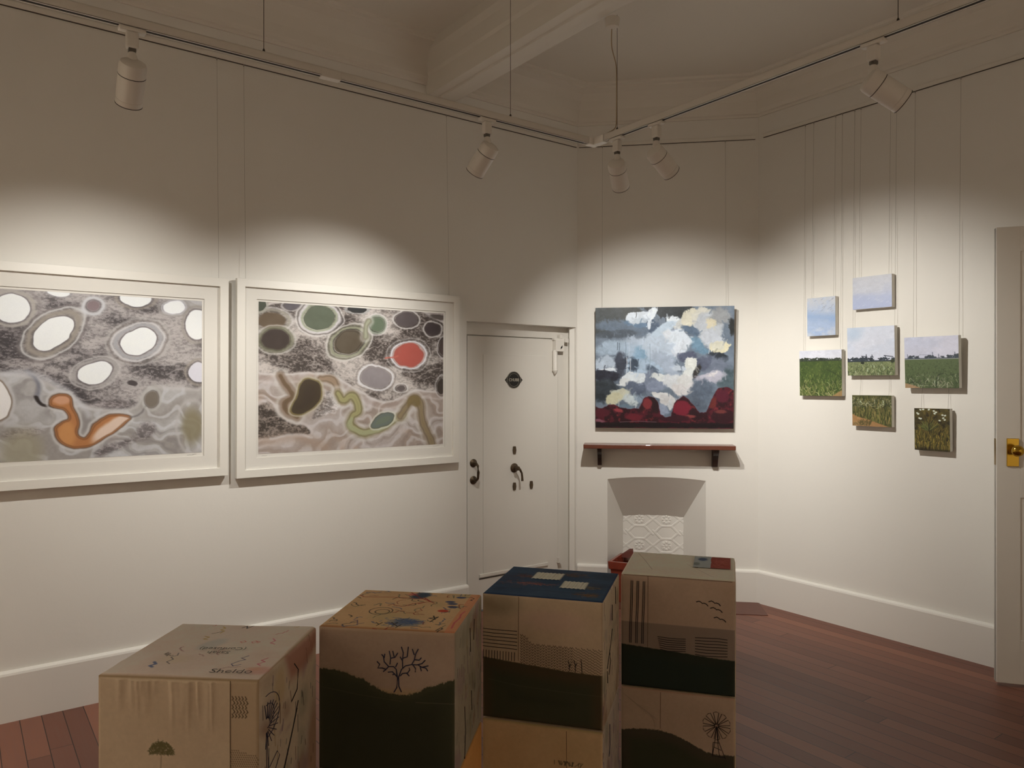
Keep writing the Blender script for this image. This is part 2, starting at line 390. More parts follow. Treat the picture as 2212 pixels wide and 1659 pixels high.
def print_two():
    p = Pic(1000, 715, 620, (170, 154, 138), 5)
    p.warp(9, 70)
    # swirled smooth lower ground
    p.im = marble(p, [(178, 162, 148), (160, 138, 118), (204, 192, 180), (186, 150, 118), (142, 122, 104)], 71)
    BD = Q([(-60, 466), (129, 473), (302, 457), (407, 498), (487, 573), (554, 632), (669, 673), (739, 634), (827, 575), (1060, 607), (1060, -60), (-60, -60)])
    d = p.sdpoly(BD); speckle(p, 1-ss(-10, 6, d), (92, 78, 68), (186, 172, 156), 11)
    p.mix((214, 202, 188), .75*np.exp(-((d-2)/7)**2)); p.mix((172, 148, 132), .5*np.exp(-((d-22)/10)**2)); p.mix((206, 190, 176), .5*np.exp(-((d-40)/8)**2))
    d2 = p.sdpoly(Q([(-40, 711), (60, 642), (92, 741), (137, 797), (236, 829), (264, 894), (131, 877), (-40, 914)]))
    speckle(p, 1-ss(-7, 4, d2), (84, 70, 58), (170, 152, 134), 12); p.mix((205, 190, 176), .6*np.exp(-((d2-8)/6)**2))
    d3 = p.sdpoly(Q([(300, 640), (345, 560), (390, 650), (420, 700), (330, 760), (250, 800), (270, 740)])); speckle(p, .8*(1-ss(-8, 6, d3)), (128, 114, 100), (220, 208, 196), 14)
    # brown and olive channels
    def chan(P, wd, c, edge, a=1.0):
        d = p.sdline(Q(P)) + (p.n(60, 2)-.5)*wd*.9; t = np.exp(-(d/wd)**2); p.mix((204, 194, 176), .5*np.exp(-((d-wd*2.3)/9)**2)); p.mix(np.array(c)*.45+np.array((176, 158, 138))*.55, .8*(1-ss(wd*1.2, wd*2.2, d))); p.mix(c, a*ss(.2, .8, t)); p.mix(edge, .65*np.exp(-((d-wd*1.0)/4.5)**2)); p.mix(np.array(c)*1.12, .5*np.exp(-((d-wd*.35)/4)**2))
    chan([(103, 482), (136, 572), (169, 626), (124, 661), (124, 724), (183, 760)], 15, (108, 84, 58), (150, 124, 100))
    chan([(300, 500), (350, 500), (386, 526), (394, 620), (422, 658)], 13, (150, 122, 92), (118, 92, 62), .8)
    chan([(394, 600), (422, 658), (465, 611), (495, 669), (507, 746), (467, 764), (460, 840), (512, 895), (594, 885), (709, 802), (760, 770)], 15, (156, 146, 92), (112, 102, 56))
    chan([(740, 780), (772, 715), (811, 635), (853, 676), (871, 830), (931, 987)], 17, (138, 116, 78), (112, 92, 64), .85)
    d = p.sdpoly(Q([(772, 660), (800, 625), (845, 630), (860, 690), (830, 720), (800, 690), (780, 730)])); p.fill(d, (124, 102, 56), 7, .8)
    d = p.sdpoly(Q([(440, 850), (450, 780), (480, 770), (470, 840), (520, 880), (600, 870), (700, 800), (705, 830), (600, 905), (510, 915)])); p.fill(d, (166, 166, 120), 5, .7)
    d = p.sdpoly(Q([(563, 864), (600, 778), (646, 746), (709, 763), (693, 822), (632, 858)])); p.mix((206, 200, 176), .8*np.exp(-((d-7)/5)**2)); p.fill(d, (104, 112, 98), 2); p.fill(d+16, (112, 122, 92), 5, .6); p.mix((78, 80, 60), .7*np.exp(-(d/2.5)**2))
    d = p.sdpoly(Q([(224, 503), (296, 518), (306, 591), (298, 651), (265, 706), (209, 745), (165, 744), (152, 716), (189, 626), (198, 548)]))
    p.mix((186, 172, 140), .8*np.exp(-((d-12)/5)**2)); p.mix((122, 106, 54), .95*np.exp(-((d-3)/4)**2)); p.fill(d, (70, 56, 38), 2.5); p.fill(d+26, (62, 48, 36), 10, .6)
    light = (212, 202, 188)
    pond(p, (61, 121, 66, 40, 175), (98, 78, 54), [(14, 9, (160, 150, 128), .8), (26, 6, light, .6)], 6)
    pond(p, (295, 87, 79, 57, 174), (92, 98, 74), [(8, 6, (150, 156, 118), .9), (18, 7, (206, 196, 186), .9), (28, 3, (92, 84, 76), .7), (36, 4, light, .7)])
    pond(p, (85, 245, 67, 47, 176), (62, 48, 40), [(4, 5, (86, 82, 56), .9), (13, 6, (128, 124, 96), .9), (24, 5, (196, 186, 168), .7)], 4)
    pond(p, (452, 242, 83, 57, 154), (92, 78, 58), [(5, 2.5, (44, 40, 30), .9), (14, 8, (148, 146, 112), .95), (27, 4, (96, 92, 68), .8), (36, 6, (206, 196, 178), .8)])
    d = p.dell(452, 242*.715, 83, 57, 154); p.mix((50, 44, 34), .6*np.exp(-((d+8)/1.8)**2))
    pond(p, (602, 109, 38, 36, 161), (98, 110, 82), [(4, 3, (60, 72, 50), .9), (11, 5, (150, 156, 130), .9), (20, 5, light, .7)])
    chan([(560, 90), (540, 140), (538, 200)], 9, (152, 150, 118), (120, 116, 88), .7)
    pond(p, (490, 12, 52, 20, 176), (46, 46, 44), [(6, 4, (160, 158, 148), .8)])
    pond(p, (160, 8, 40, 22, 170), (92, 84, 84), [(6, 4, (180, 170, 160), .8)], 6)
    pond(p, (5, 18, 30, 34, 90), (70, 74, 56), [(7, 4, (160, 156, 136), .8)])
    pond(p, (775, 62, 60, 38, 175), (92, 80, 76), [(4, 3, (60, 50, 46), .7), (12, 5, light, .8)])
    pond(p, (929, 126, 42, 30, 175), (66, 54, 52), [(3, 3, (52, 42, 40), .8), (12, 5, light, .8)])
    pond(p, (975, 30, 60, 14, 5), (96, 84, 76), [(8, 5, (160, 148, 140), .6)], 6)
    pond(p, (788, 327, 86, 62, 178), (180, 84, 68), [(4, 4, (206, 150, 132), .9), (13, 6, (224, 216, 208), .95), (26, 3, (120, 106, 94), .5), (34, 4, light, .5)])
    d = p.dell(798, 327*.715, 66, 66, 0); p.fill(d, (184, 78, 62), 5, .6)
    d = p.sdline(Q([(655, 350), (700, 345), (725, 335)])); p.fill(d-4, (198, 96, 76), 3, .85)
    pond(p, (995, 256, 46, 26, 90), (74, 60, 54), [(5, 3, (54, 44, 40), .8), (13, 4, (196, 186, 176), .8)])
    pond(p, (597, 496, 76, 54, 180), (144, 132, 126), [(4, 3, (110, 98, 92), .8), (12, 6, (220, 212, 202), .95), (24, 3, (120, 106, 96), .5)])
    pond(p, (738, 570, 26, 14, 179), (98, 86, 80), [(5, 3, (70, 60, 54), .6), (11, 4, light, .8)])
    pond(p, (990, 555, 44, 26, 89), (62, 52, 44), [(6, 4, (110, 100, 90), .8), (16, 4, (200, 190, 178), .7)])
    d = p.sdline([(20, 660), (120, 640), (230, 650), (330, 700)]); p.mix((168, 136, 108), .5*np.exp(-(d/28)**2))
    d = p.sdline([(60, 640), (170, 622), (260, 650)]); p.mix((216, 206, 194), .5*np.exp(-(d/7)**2))
    g = p.im.mean(-1, keepdims=True); return to_albedo(p.im*.86 + g*.14, (216, 209, 196))
def print_one():
    p = Pic(1000, 715, 620, (162, 154, 144), 8)
    p.warp(8, 70)
    p.im = marble(p, [(172, 166, 156), (148, 139, 127), (192, 188, 180), (160, 142, 128), (128, 120, 112)], 72, -.2)
    BD = Q([(-60, 500), (150, 482), (258, 482), (342, 489), (416, 539), (491, 609), (553, 698), (704, 711), (748, 676), (771, 557), (858, 567), (1060, 587), (1060, -60), (-60, -60)])
    d = p.sdpoly(BD); speckle(p, 1-ss(-14, 8, d), (84, 76, 74), (162, 152, 142), 21)
    p.mix((192, 184, 172), .5*np.exp(-((d-4)/9)**2))
    for P in ([(530, 690), (600, 650), (690, 640), (735, 690), (640, 700)], [(720, 870), (760, 770), (820, 800), (800, 880), (760, 900)], [(240, 840), (330, 790), (430, 820), (330, 880)], [(560, 960), (680, 900), (780, 860), (700, 940), (600, 1005)]):
        d2 = p.sdpoly(Q(P)); speckle(p, .75*(1-ss(-14, 10, d2)), (96, 84, 80), (178, 166, 156), 22)
    d = p.dell(329, 676, 95, 70, 87); p.fill(d, (152, 142, 112), 40, .8)
    d = p.dell(959, 590, 82, 43, 89); p.fill(d, (128, 116, 82), 26, .85); p.mix((180, 172, 160), .6*np.exp(-((d-30)/8)**2))
    # blue-grey wisps above the hook
    d = p.sdline(Q([(350, 470), (376, 513), (392, 580), (376, 625), (384, 660)])); p.mix((110, 110, 116), .7*np.exp(-(d/8)**2))
    d = p.sdline(Q([(260, 490), (340, 470), (420, 520), (500, 610), (560, 740)])); p.mix((196, 192, 186), .6*np.exp(-(d/13)**2))
    d = p.sdline(Q([(376, 625), (380, 655), (396, 678), (430, 684)])); p.fill(d-6, (42, 34, 30), 4)
    O = Q([(416, 668), (423, 621), (461, 604), (489, 617), (498, 670), (517, 741), (524, 786), (513, 837), (524, 866), (548, 876), (574, 797), (616, 749), (660, 733), (724, 752), (704, 785), (660, 846), (606, 897), (553, 929), (501, 938), (463, 905), (440, 851), (437, 800), (466, 768), (490, 758), (478, 705), (461, 689), (426, 688)])
    d = p.sdpoly(O); p.mix((196, 190, 178), .7*np.exp(-((d-10)/6)**2)); p.mix((104, 70, 46), .9*np.exp(-((d-1)/4)**2))
    p.fill(d, (176, 112, 60), 2.5)
    lt = 1-ss(-2, 26, p.dell(655, 583, 80, 26, -34)); inside = 1-ss(-9, 0, d)
    p.mix((214, 184, 156), inside*lt); p.mix((206, 150, 112), inside*(1-ss(-6, 14, p.dell(462, 459, 30, 16, 0)))*.8); p.mix((204, 140, 76), inside*(1-ss(-10, 24, p.dell(478, 610, 26, 48, 0)))*.7)
    p.mix((112, 66, 34), .55*(np.exp(-((d+5)/3.5)**2)))
    d = p.sdline(Q([(714, 756), (748, 751), (776, 690)])); p.mix((110, 104, 98), .8*np.exp(-(d/4)**2))
    W_ = (228, 225, 221); tp = (150, 138, 120); gr = (176, 172, 166); rim = (96, 88, 84)
    pond(p, (298, 110, 60, 55, 115), W_, [(3, 2.5, rim, .7), (13, 8, (170, 160, 144), .9), (32, 6, (130, 120, 112), .5)], 1.5, 2)
    pond(p, (434, 241, 92, 51, 134), W_, [(3, 2.5, rim, .8), (16, 12, tp, .95), (36, 5, (190, 184, 172), .9), (46, 5, (110, 100, 94), .6)], 1.5, 2)
    pond(p, (743, 282, 72, 58, 154), W_, [(3, 2.5, rim, .8), (15, 8, (160, 156, 152), .95), (28, 5, (196, 190, 180), .9), (40, 4, (120, 110, 100), .6), (50, 5, (176, 168, 156), .6)], 1.5, 2)
    pond(p, (582, 481, 64, 47, 165), W_, [(3, 2.5, rim, .7), (12, 6, (158, 150, 140), .9), (24, 5, (186, 178, 166), .7)], 1.5, 2)
    pond(p, (732, 8, 59, 39, 173), W_, [(4, 3, rim, .6), (12, 6, tp, .7)], 1.5, 2)
    pond(p, (884, 49, 46, 30, 173), W_, [(5, 3, gr, .9), (14, 5, (150, 142, 132), .8)], 3, 2)
    pond(p, (978, 155, 66, 50, 94), W_, [(4, 3, rim, .7), (14, 7, (150, 140, 126), .8)], 1.5, 2)
    pond(p, (984, 471, 46, 44, 103), (208, 202, 200), [(4, 3, rim, .7), (13, 6, tp, .7)], 1.5, 2)
    pond(p, (235, 640, 82, 56, 89), (222, 214, 200), [(4, 4, (120, 98, 76), .8), (14, 7, (186, 180, 170), .8)], 2, 2)
    pond(p, (451, 0, 35, 19, 174), W_, [(5, 3, (150, 144, 138), .8)], 2, 2)
    pond(p, (571, 73, 25, 22, 146), (132, 112, 108), [(4, 3, (90, 78, 76), .8), (14, 8, (198, 194, 186), .9)], 3)
    pond(p, (718, 543, 22, 11, 14), (70, 62, 60), [(9, 5, (160, 152, 142), .6)], 3)
    pond(p, (799, 641, 34, 24, 95), (112, 100, 84), [(3, 3, (90, 80, 68), .7), (13, 6, (176, 170, 156), .7)], 2)
    pond(p, (60, 250, 110, 60, 20), W_, [(4, 3, rim, .7), (16, 9, tp, .9)], 1.5, 2)
    pond(p, (100, 640, 70, 40, -20), (206, 196, 184), [(4, 3, rim, .7), (16, 9, tp, .8)], 1.5, 2)
    g = p.im.mean(-1, keepdims=True); return to_albedo(p.im*.9 + g*.1, (212, 206, 193))

paper = painted('archival print paper', .55, .0, 300, .25)
frame_w = mat('frame white lacquer', (230, 227, 219), .4, bump=.03, bscale=80)
matb = mat('white mat board', (226, 223, 216), .8, bump=.05, bscale=500, spec=.2)
glass = bpy.data.materials.new('picture glazing'); glass.use_nodes = True; nt = glass.node_tree; nt.nodes.clear()
go = nt.nodes.new('ShaderNodeOutputMaterial'); gt = nt.nodes.new('ShaderNodeBsdfTransparent'); gg = nt.nodes.new('ShaderNodeBsdfGlossy'); gm = nt.nodes.new('ShaderNodeMixShader'); gg.inputs['Roughness'].default_value = .03; gm.inputs[0].default_value = .035; nt.links.new(gt.outputs[0], gm.inputs[1]); nt.links.new(gg.outputs[0], gm.inputs[2]); nt.links.new(gm.outputs[0], go.inputs[0])
wirem = mat('nylon hanging wire', (150, 144, 134), .4)

def framed_print(label, x0, x1, z0, z1, px0, px1, pz0, pz1, alb):
    """x, z on the left wall; p* = printed image window"""
    W = x1-x0; H = z1-z0
    t = thing('framed_print', label, 'framed print', wp('L', x0, .045, z0), wang('L'), 'large framed aerial prints', rotx=math.radians(.5))
    b = .045; f = MB()
    def bar(P): f.prism([P[0], P[1]])
    y0, y1 = 0.0, .034
    out = [(0, 0), (W, 0), (W, H), (0, H)]; inn = [(b, b), (W-b, b), (W-b, H-b), (b, H-b)]
    for i in range(4):
        j = (i+1) % 4; q = [out[i], out[j], inn[j], inn[i]]
        f.prism([[(x, y0, z) for x, z in q], [(x, y1, z) for x, z in q]])
    f.build('frame', frame_w, t, .0015)
    a0, a1, c0, c1 = px0-x0, px1-x0, pz0-z0, pz1-z0; g = .012     # opening in the mat
    mt = MB(); mi = [(a0-g, c0-g-.008), (a1+g, c0-g-.008), (a1+g, c1+g), (a0-g, c1+g)]; mo = [(b-.004, b-.004), (W-b+.004, b-.004), (W-b+.004, H-b+.004), (b-.004, H-b+.004)]
    for i in range(4):
        j = (i+1) % 4; q = [mo[i], mo[j], mi[j], mi[i]]
        mt.prism([[(x, .016, z) for x, z in q], [(x, .0195, z) for x, z in q]])
    mt.build('mat_board', matb, t)
    bk = MB(); bk.box(b-.004, W-b+.004, .022, .030, b-.004, H-b+.004); bk.build('print_sheet', matb, t)
    pic_mesh('printed_image', alb, a1-a0, c1-c0, paper, t, .0212, c0, a0)
    # pencilled signature and title under the image
    rnd = random.Random(4)
    for xs, n, nm in ((a1-.075, 9, 'pencil_signature'), (a0+.02, 6, 'pencil_title')):
        MB().tube([(xs + .006*i, .0205, c0-.009 + rnd.uniform(-.003, .003)) for i in range(n)], .0004, 4).build(nm, mat('pencil', (120, 116, 110), .7), t)
    MB().add([(b-.004, .0105, b-.004), (W-b+.004, .0105, b-.004), (W-b+.004, .0105, H-b+.004), (b-.004, .0105, H-b+.004)], [(0, 1, 2, 3)]).build('glazing', glass, t)
    return t
framed_print('framed print with a red-orange pond among dark olive ponds, beside the strong room door', -2.545, -1.090, 1.075, 2.187, -2.420, -1.204, 1.203, 2.066, print_two())
framed_print('framed print of white ponds with an orange snaking pool, cut by the picture edge', -4.045, -2.590, 1.097, 2.177, -3.940, -2.725, 1.230, 2.048, print_one())
def wire(w, x, z0, label, d=.02, z1=RAIL-.006, group='hanging wires on the wall', r=.0007, d0=None):
    d0 = d if d0 is None else d0
    mb = MB(); mb.tube([wp(w, x, .006, z1), wp(w, x, d0, z0)], r, 6)
    mb.tube([wp(w, x, .006, z1+.004), wp(w, x, .006, z1-.012)], .0025, 6)
    return tag(mb.build('hanging_wire', wirem), label, 'wire', group)
wire('L', -1.165, 2.185, 'thin wire from the rail to the print with the red pond, strong room door side', d0=.04)
wire('L', -2.545+.05, 2.185, 'thin wire from the rail to the print with the red pond, away from the door', d0=.04)
wire('L', -2.640, 2.175, 'thin wire from the rail to the print with the orange snaking pool', d0=.04)

# ------------------------------------------------------------------ strong room door in its recess (left wall)
door_w = mat('door enamel white', (224, 220, 212), .42, bump=.06, bscale=18, spec=.45)
brz = mat('aged bronze', (98, 84, 68), .42, metal=.85, var=.25, vscale=60)
dk = mat('black japanned metal', (38, 36, 34), .4, metal=.4)
sd = thing('door_1', 'white painted steel strong room door with dark badge, lever and pull handle', 'door', wp('L', 0), wang('L')); sd['kind'] = 'structure'
MB().box(-1.0, -.015, .115, .135, 0, 2.03).build('door_frame', door_w, sd)
fr_ = MB(); fr_.box(-.115, -.015, .092, .115, 0, 2.03); fr_.box(-1.0, -.94, .092, .115, 0, 2.03); fr_.box(-.94, -.115, .092, .115, 1.945, 2.03); fr_.build('door_surround', door_w, sd, .002)
lf = MB(); lf.box(-.937, -.119, .088, .115, .01, 1.938); lf.build('door_leaf', door_w, sd, .002)
pn = MB()
# raised strips round the inner panel: fine ledges that catch the light
pn.box(-.806, -.252, .083, .088, .262, 1.809)
pn.build('door_panel', door_w, sd, .0015)
lg = MB(); lg.box(-.84, -.22, .076, .088, .238, .262); lg.build('bottom_rail_ledge', door_w, sd, .003)
sb = MB(); sb.box(-.84, -.58, .084, .0885, .226, .231); sb.build('bottom_seam', dk, sd)
# badge
bx, bz = -.540, 1.629
badge = MB(); seg = 48
pts = []
for k in range(seg):
    a = 2*math.pi*k/seg; pts.append((bx+.062*math.cos(a), bz+.062*math.sin(a)))
badge.prism([[(x, y, z) for x, z in pts] for y in (.080, .083)])
badge.prism([[(x, y, z) for x, z in [(bx-.079, bz), (bx-.055, bz-.028), (bx-.055, bz+.028)]] for y in (.0805, .083)])
badge.prism([[(x, y, z) for x, z in [(bx+.079, bz), (bx+.055, bz-.028), (bx+.055, bz+.028)]] for y in (.0805, .083)])
bo = badge.build('badge', dk, sd); bo['label'] = 'round dark badge with raised silver lettering and rim'
rim = MB(); silver = mat('worn silver paint', (176, 170, 156), .45, metal=.3)
def ring(mb, R, r, y): mb.tube([(bx+R*math.cos(2*math.pi*k/40), y, bz+R*math.sin(2*math.pi*k/40)) for k in range(41)], r, 6, False)
ring(rim, .060, .0014, .080); ring(rim, .046, .0008, .080)
for sx in (-1, 1):
    rim.tube([(bx+sx*.060, .080, bz+.012), (bx+sx*.066, .080, bz+.004), (bx+sx*.058, .080, bz+.002), (bx+sx*.068, .080, bz-.006), (bx+sx*.059, .080, bz-.011)], .0014, 6)
rim.build('badge_rim', silver, bo)
def text_mesh(name, body, size, m, parent, loc, rot, extrude=.0006, sx=1.0, bold=0.0, al='CENTER'):
    cu = bpy.data.curves.new(name, 'FONT'); cu.body = body; cu.size = size; cu.extrude = extrude; cu.align_x = al; cu.align_y = 'CENTER'; cu.offset = bold; cu.resolution_u = 3
    tmp = bpy.data.objects.new(name + '_tmp', cu); col.objects.link(tmp)
    dg = bpy.context.evaluated_depsgraph_get(); me = bpy.data.meshes.new_from_object(tmp.evaluated_get(dg))
    bpy.data.objects.remove(tmp); bpy.data.curves.remove(cu)
    me.materials.clear(); me.materials.append(m)
    o = bpy.data.objects.new(name, me); col.objects.link(o); o.parent = parent; o.location = loc; o.rotation_euler = rot; o.scale = (sx, 1, 1)
    return o
text_mesh('badge_lettering', 'CHUBB', .030, silver, bo, (bx, .0796, bz), (math.pi/2, 0, 0), .0008, .92, .0005)
for k, a0 in ((0, 40), (1, 220)):
    tk = MB()
    for j in range(9):
        a = math.radians(a0 + 100*j/8.0); tk.tube([(bx+.049*math.cos(a), .0802, bz+.049*math.sin(a)), (bx+.055*math.cos(a), .0802, bz+.055*math.sin(a))], .0007, 5)
    tk.build('badge_lettering', silver, bo)
for x, z in ((-.536, 1.120), (-.536, .857), (-.381, .856)):
    e = MB(); e.prism([[(x+dx, y, z+dz) for dx, dz in ((-.012, .018), (-.010, .028), (.010, .028), (.012, .018), (.015, 0), (.012, -.018), (.010, -.028), (-.010, -.028), (-.012, -.018), (-.015, 0))] for y in (.074, .084)])
    e.build('keyhole_cover', brz, sd, .002)
lv = MB(); RY = Matrix.Translation((-.536, .083, .991)) @ Matrix.Rotation(math.radians(90), 4, 'X')
lv.lathe([(.0, .0), (.034, .0), (.034, .004), (.028, .007), (.026, .012), (.016, .016), (.014, .04), (.016, .05), (.012, .058), (0, .060)], RY, 28)
lv.tube([(-.536, .035, .991), (-.520, .034, .982), (-.505, .032, .955), (-.502, .031, .925), (-.501, .030, .898)], [.009, .009, .0075, .008, .0095], 10)
lv.build('lever_handle', brz, sd)
ph = MB()
for z in (1.047, .928):
    ph.lathe([(0, 0), (.029, 0), (.029, .004), (.022, .009), (.012, .014), (.010, .03), (0, .032)], Matrix.Translation((-.888, .088, z)) @ Matrix.Rotation(math.radians(90), 4, 'X'), 24)
ph.tube([(-.888, .075, 1.047), (-.886, .050, 1.045), (-.884, .036, 1.030), (-.884, .030, .988), (-.884, .036, .945), (-.886, .050, .930), (-.888, .075, .928)], [.009, .009, .0085, .010, .0085, .009, .009], 10)
ph.build('pull_handle', brz, sd)
cl = MB()
cl.box(-.172, -.090, .045, .092, 1.845, 1.930); cl.box(-.180, -.060, .055, .085, 1.930, 1.945); cl.box(-.125, -.105, .05, .08, 1.945, 1.975); cl.box(-.085, -.050, .040, .070, 1.915, 1.945)
cl.lathe([(.0, -.03), (.004, -.025), (.020, 0), (.021, .004), (.0185, .006), (.0185, .155), (0, .156)], Matrix.Translation((-.163, .068, 1.700)), 18)
cb_ = cl.build('door_closer', door_w, sd, .002); cb_['label'] = 'white painted closer bracket with pointed lower end'
MB().prism([[(x, y, z) for x, z in [(-.128, 1.862), (-.112, 1.872), (-.108, 1.892), (-.124, 1.880)]] for y in (.0435, .047)]).build('closer_slot', dk, cb_)
# sloping sill bracket at the recess foot
MB().prism([[(-.13, y, .245), (-.095, y, .245), (-.13, y, .285)] for y in (.06, .09)]).build('corner_wedge', door_w, sd)

# ------------------------------------------------------------------ middle wall: fireplace, shelf, painting
fp_ = thing('fireplace', 'small white painted fireplace recess with splayed sides and embossed tile back', 'fireplace', wp('M', 0), wang('M'))
bx0, bx1, bd_ = .343, .808, .25
fw = MB(); T = .02
fw.prism([[(fx0, .0005, z), (bx0, bd_, z), (bx0, bd_+T, z), (fx0-.02, .121, z)] for z in (0, .90)]); fw.build('side_panel', white, fp_)
fw = MB(); fw.prism([[(fx1, .0005, z), (bx1, bd_, z), (bx1, bd_+T, z), (fx1+.02, .121, z)] for z in (0, .90)]); fw.build('side_panel', white, fp_)
th = MB(); loops = []
for k in range(9):
    t_ = k/8.0; y = .001 + (bd_-.003)*t_
    loop = []
    for i in range(N+1):
        x, z = lo[i]; q = i/N
        xb = bx0 + (bx1-bx0)*q; zb = .565 + .012*(1-(2*q-1)**2)
        zz = z + (zb - z)*t_
        loop.append((x + (xb-x)*t_, y, zz))
    loops.append(loop)
th.prism(loops, False, False, False)
th.prism([[(x, y + .0, z+.35) for x, y, z in loops[0]], [(x, y, z+.5) for x, y, z in loops[-1]]], False, False)
th.build('throat', white, fp_)
# embossed tile back
tw, thh = bx1-bx0, .60; NW, NH = 330, 420
X, Z = np.meshgrid(np.linspace(0, tw, NW), np.linspace(thh, 0, NH))
rel = np.zeros_like(X)
def seg_d(X, Z, x1, z1, x2, z2):
    ex, ez = x2-x1, z2-z1; t = np.clip(((X-x1)*ex+(Z-z1)*ez)/(ex*ex+ez*ez), 0, 1); return np.hypot(X-x1-t*ex, Z-z1-t*ez)
px_, pz_ = .208, .205            # pattern pitch
cx0, cz0 = .127, .440            # one octagon centre
for i in range(-1, 3):
    for j in range(-3, 2):
        cx, cz = cx0 + i*px_, cz0 + j*pz_
        a, b, c = .088, .050, .040
        oct_ = [(-a, 0), (-c, b), (c, b), (a, 0), (c, -b), (-c, -b)]
        for k in range(6):
            (x1, z1), (x2, z2) = oct_[k], oct_[(k+1) % 6]
            d1 = seg_d(X, Z, cx+x1, cz+z1, cx+x2, cz+z2); rel = np.maximum(rel, .003*(1-ss(.0065, .0095, d1)))
        for (x1, z1), (x2, z2) in (((-a, 0), (-px_/2, .014)), ((a, 0), (px_/2, -.014)), ((c, b), (px_/2+.0, .105)), ((-c, b), (-px_/2, .105)), ((c, -b), (px_/2, -.105)), ((-c, -b), (-px_/2, -.105))):
            d1 = seg_d(X, Z, cx+x1, cz+z1, cx+x2, cz+z2); rel = np.maximum(rel, .0024*(1-ss(.006, .009, d1)))
        fxc, fzc = cx, cz + pz_/2
        for k in range(8):
            a_ = 2*math.pi*k/8; d1 = np.hypot(X-fxc-.027*math.cos(a_), Z-fzc-.027*math.sin(a_)); rel = np.maximum(rel, .0055*(1-ss(.006, .0105, d1)))
        rel = np.maximum(rel, .0055*(1-ss(.005, .010, np.hypot(X-fxc, Z-fzc))))
        rel = np.maximum(rel, .002*(1-ss(.040, .043, np.hypot(X-fxc, Z-fzc))))
P = np.stack([X + bx0, bd_ - rel, Z], -1)
grid_mesh('tile_panel', P, None, trimw, fp_)
MB().box(bx0, bx1, bd_+.0005, bd_+.02, 0, .60).build('backing', white, fp_)
# chimney void behind stays closed
MB().box(fx0-.03, fx1+.03, .40, .42, 0, CEIL).build('chimney_back', white, fp_)

wood = mat('mahogany shelf top', (104, 58, 42), .35, var=.2, vscale=25, coat=.3)
wood2 = mat('dark bracket wood', (48, 32, 26), .45, var=.15, vscale=30)
sh_ = thing('wall_shelf', 'narrow reddish brown wooden shelf on two dark brackets above the fireplace', 'shelf', wp('M', .055, 0, 0), wang('M'))
MB().box(0, 1.09, -.16, 0, 1.124, 1.155).build('shelf_board', wood, sh_, .003)
for x, wdt in ((.100, .030), (.938, .040)):
    pr = [(0, 1.124), (-.125, 1.124), (-.125, 1.112), (-.112, 1.095), (-.085, 1.075), (-.062, 1.045), (-.045, 1.01), (-.035, .99), (0, .985)]
    MB().prism([[(x, y, z) for y, z in pr], [(x+wdt, y, z) for y, z in pr]]).build('bracket', wood2, sh_, .002)

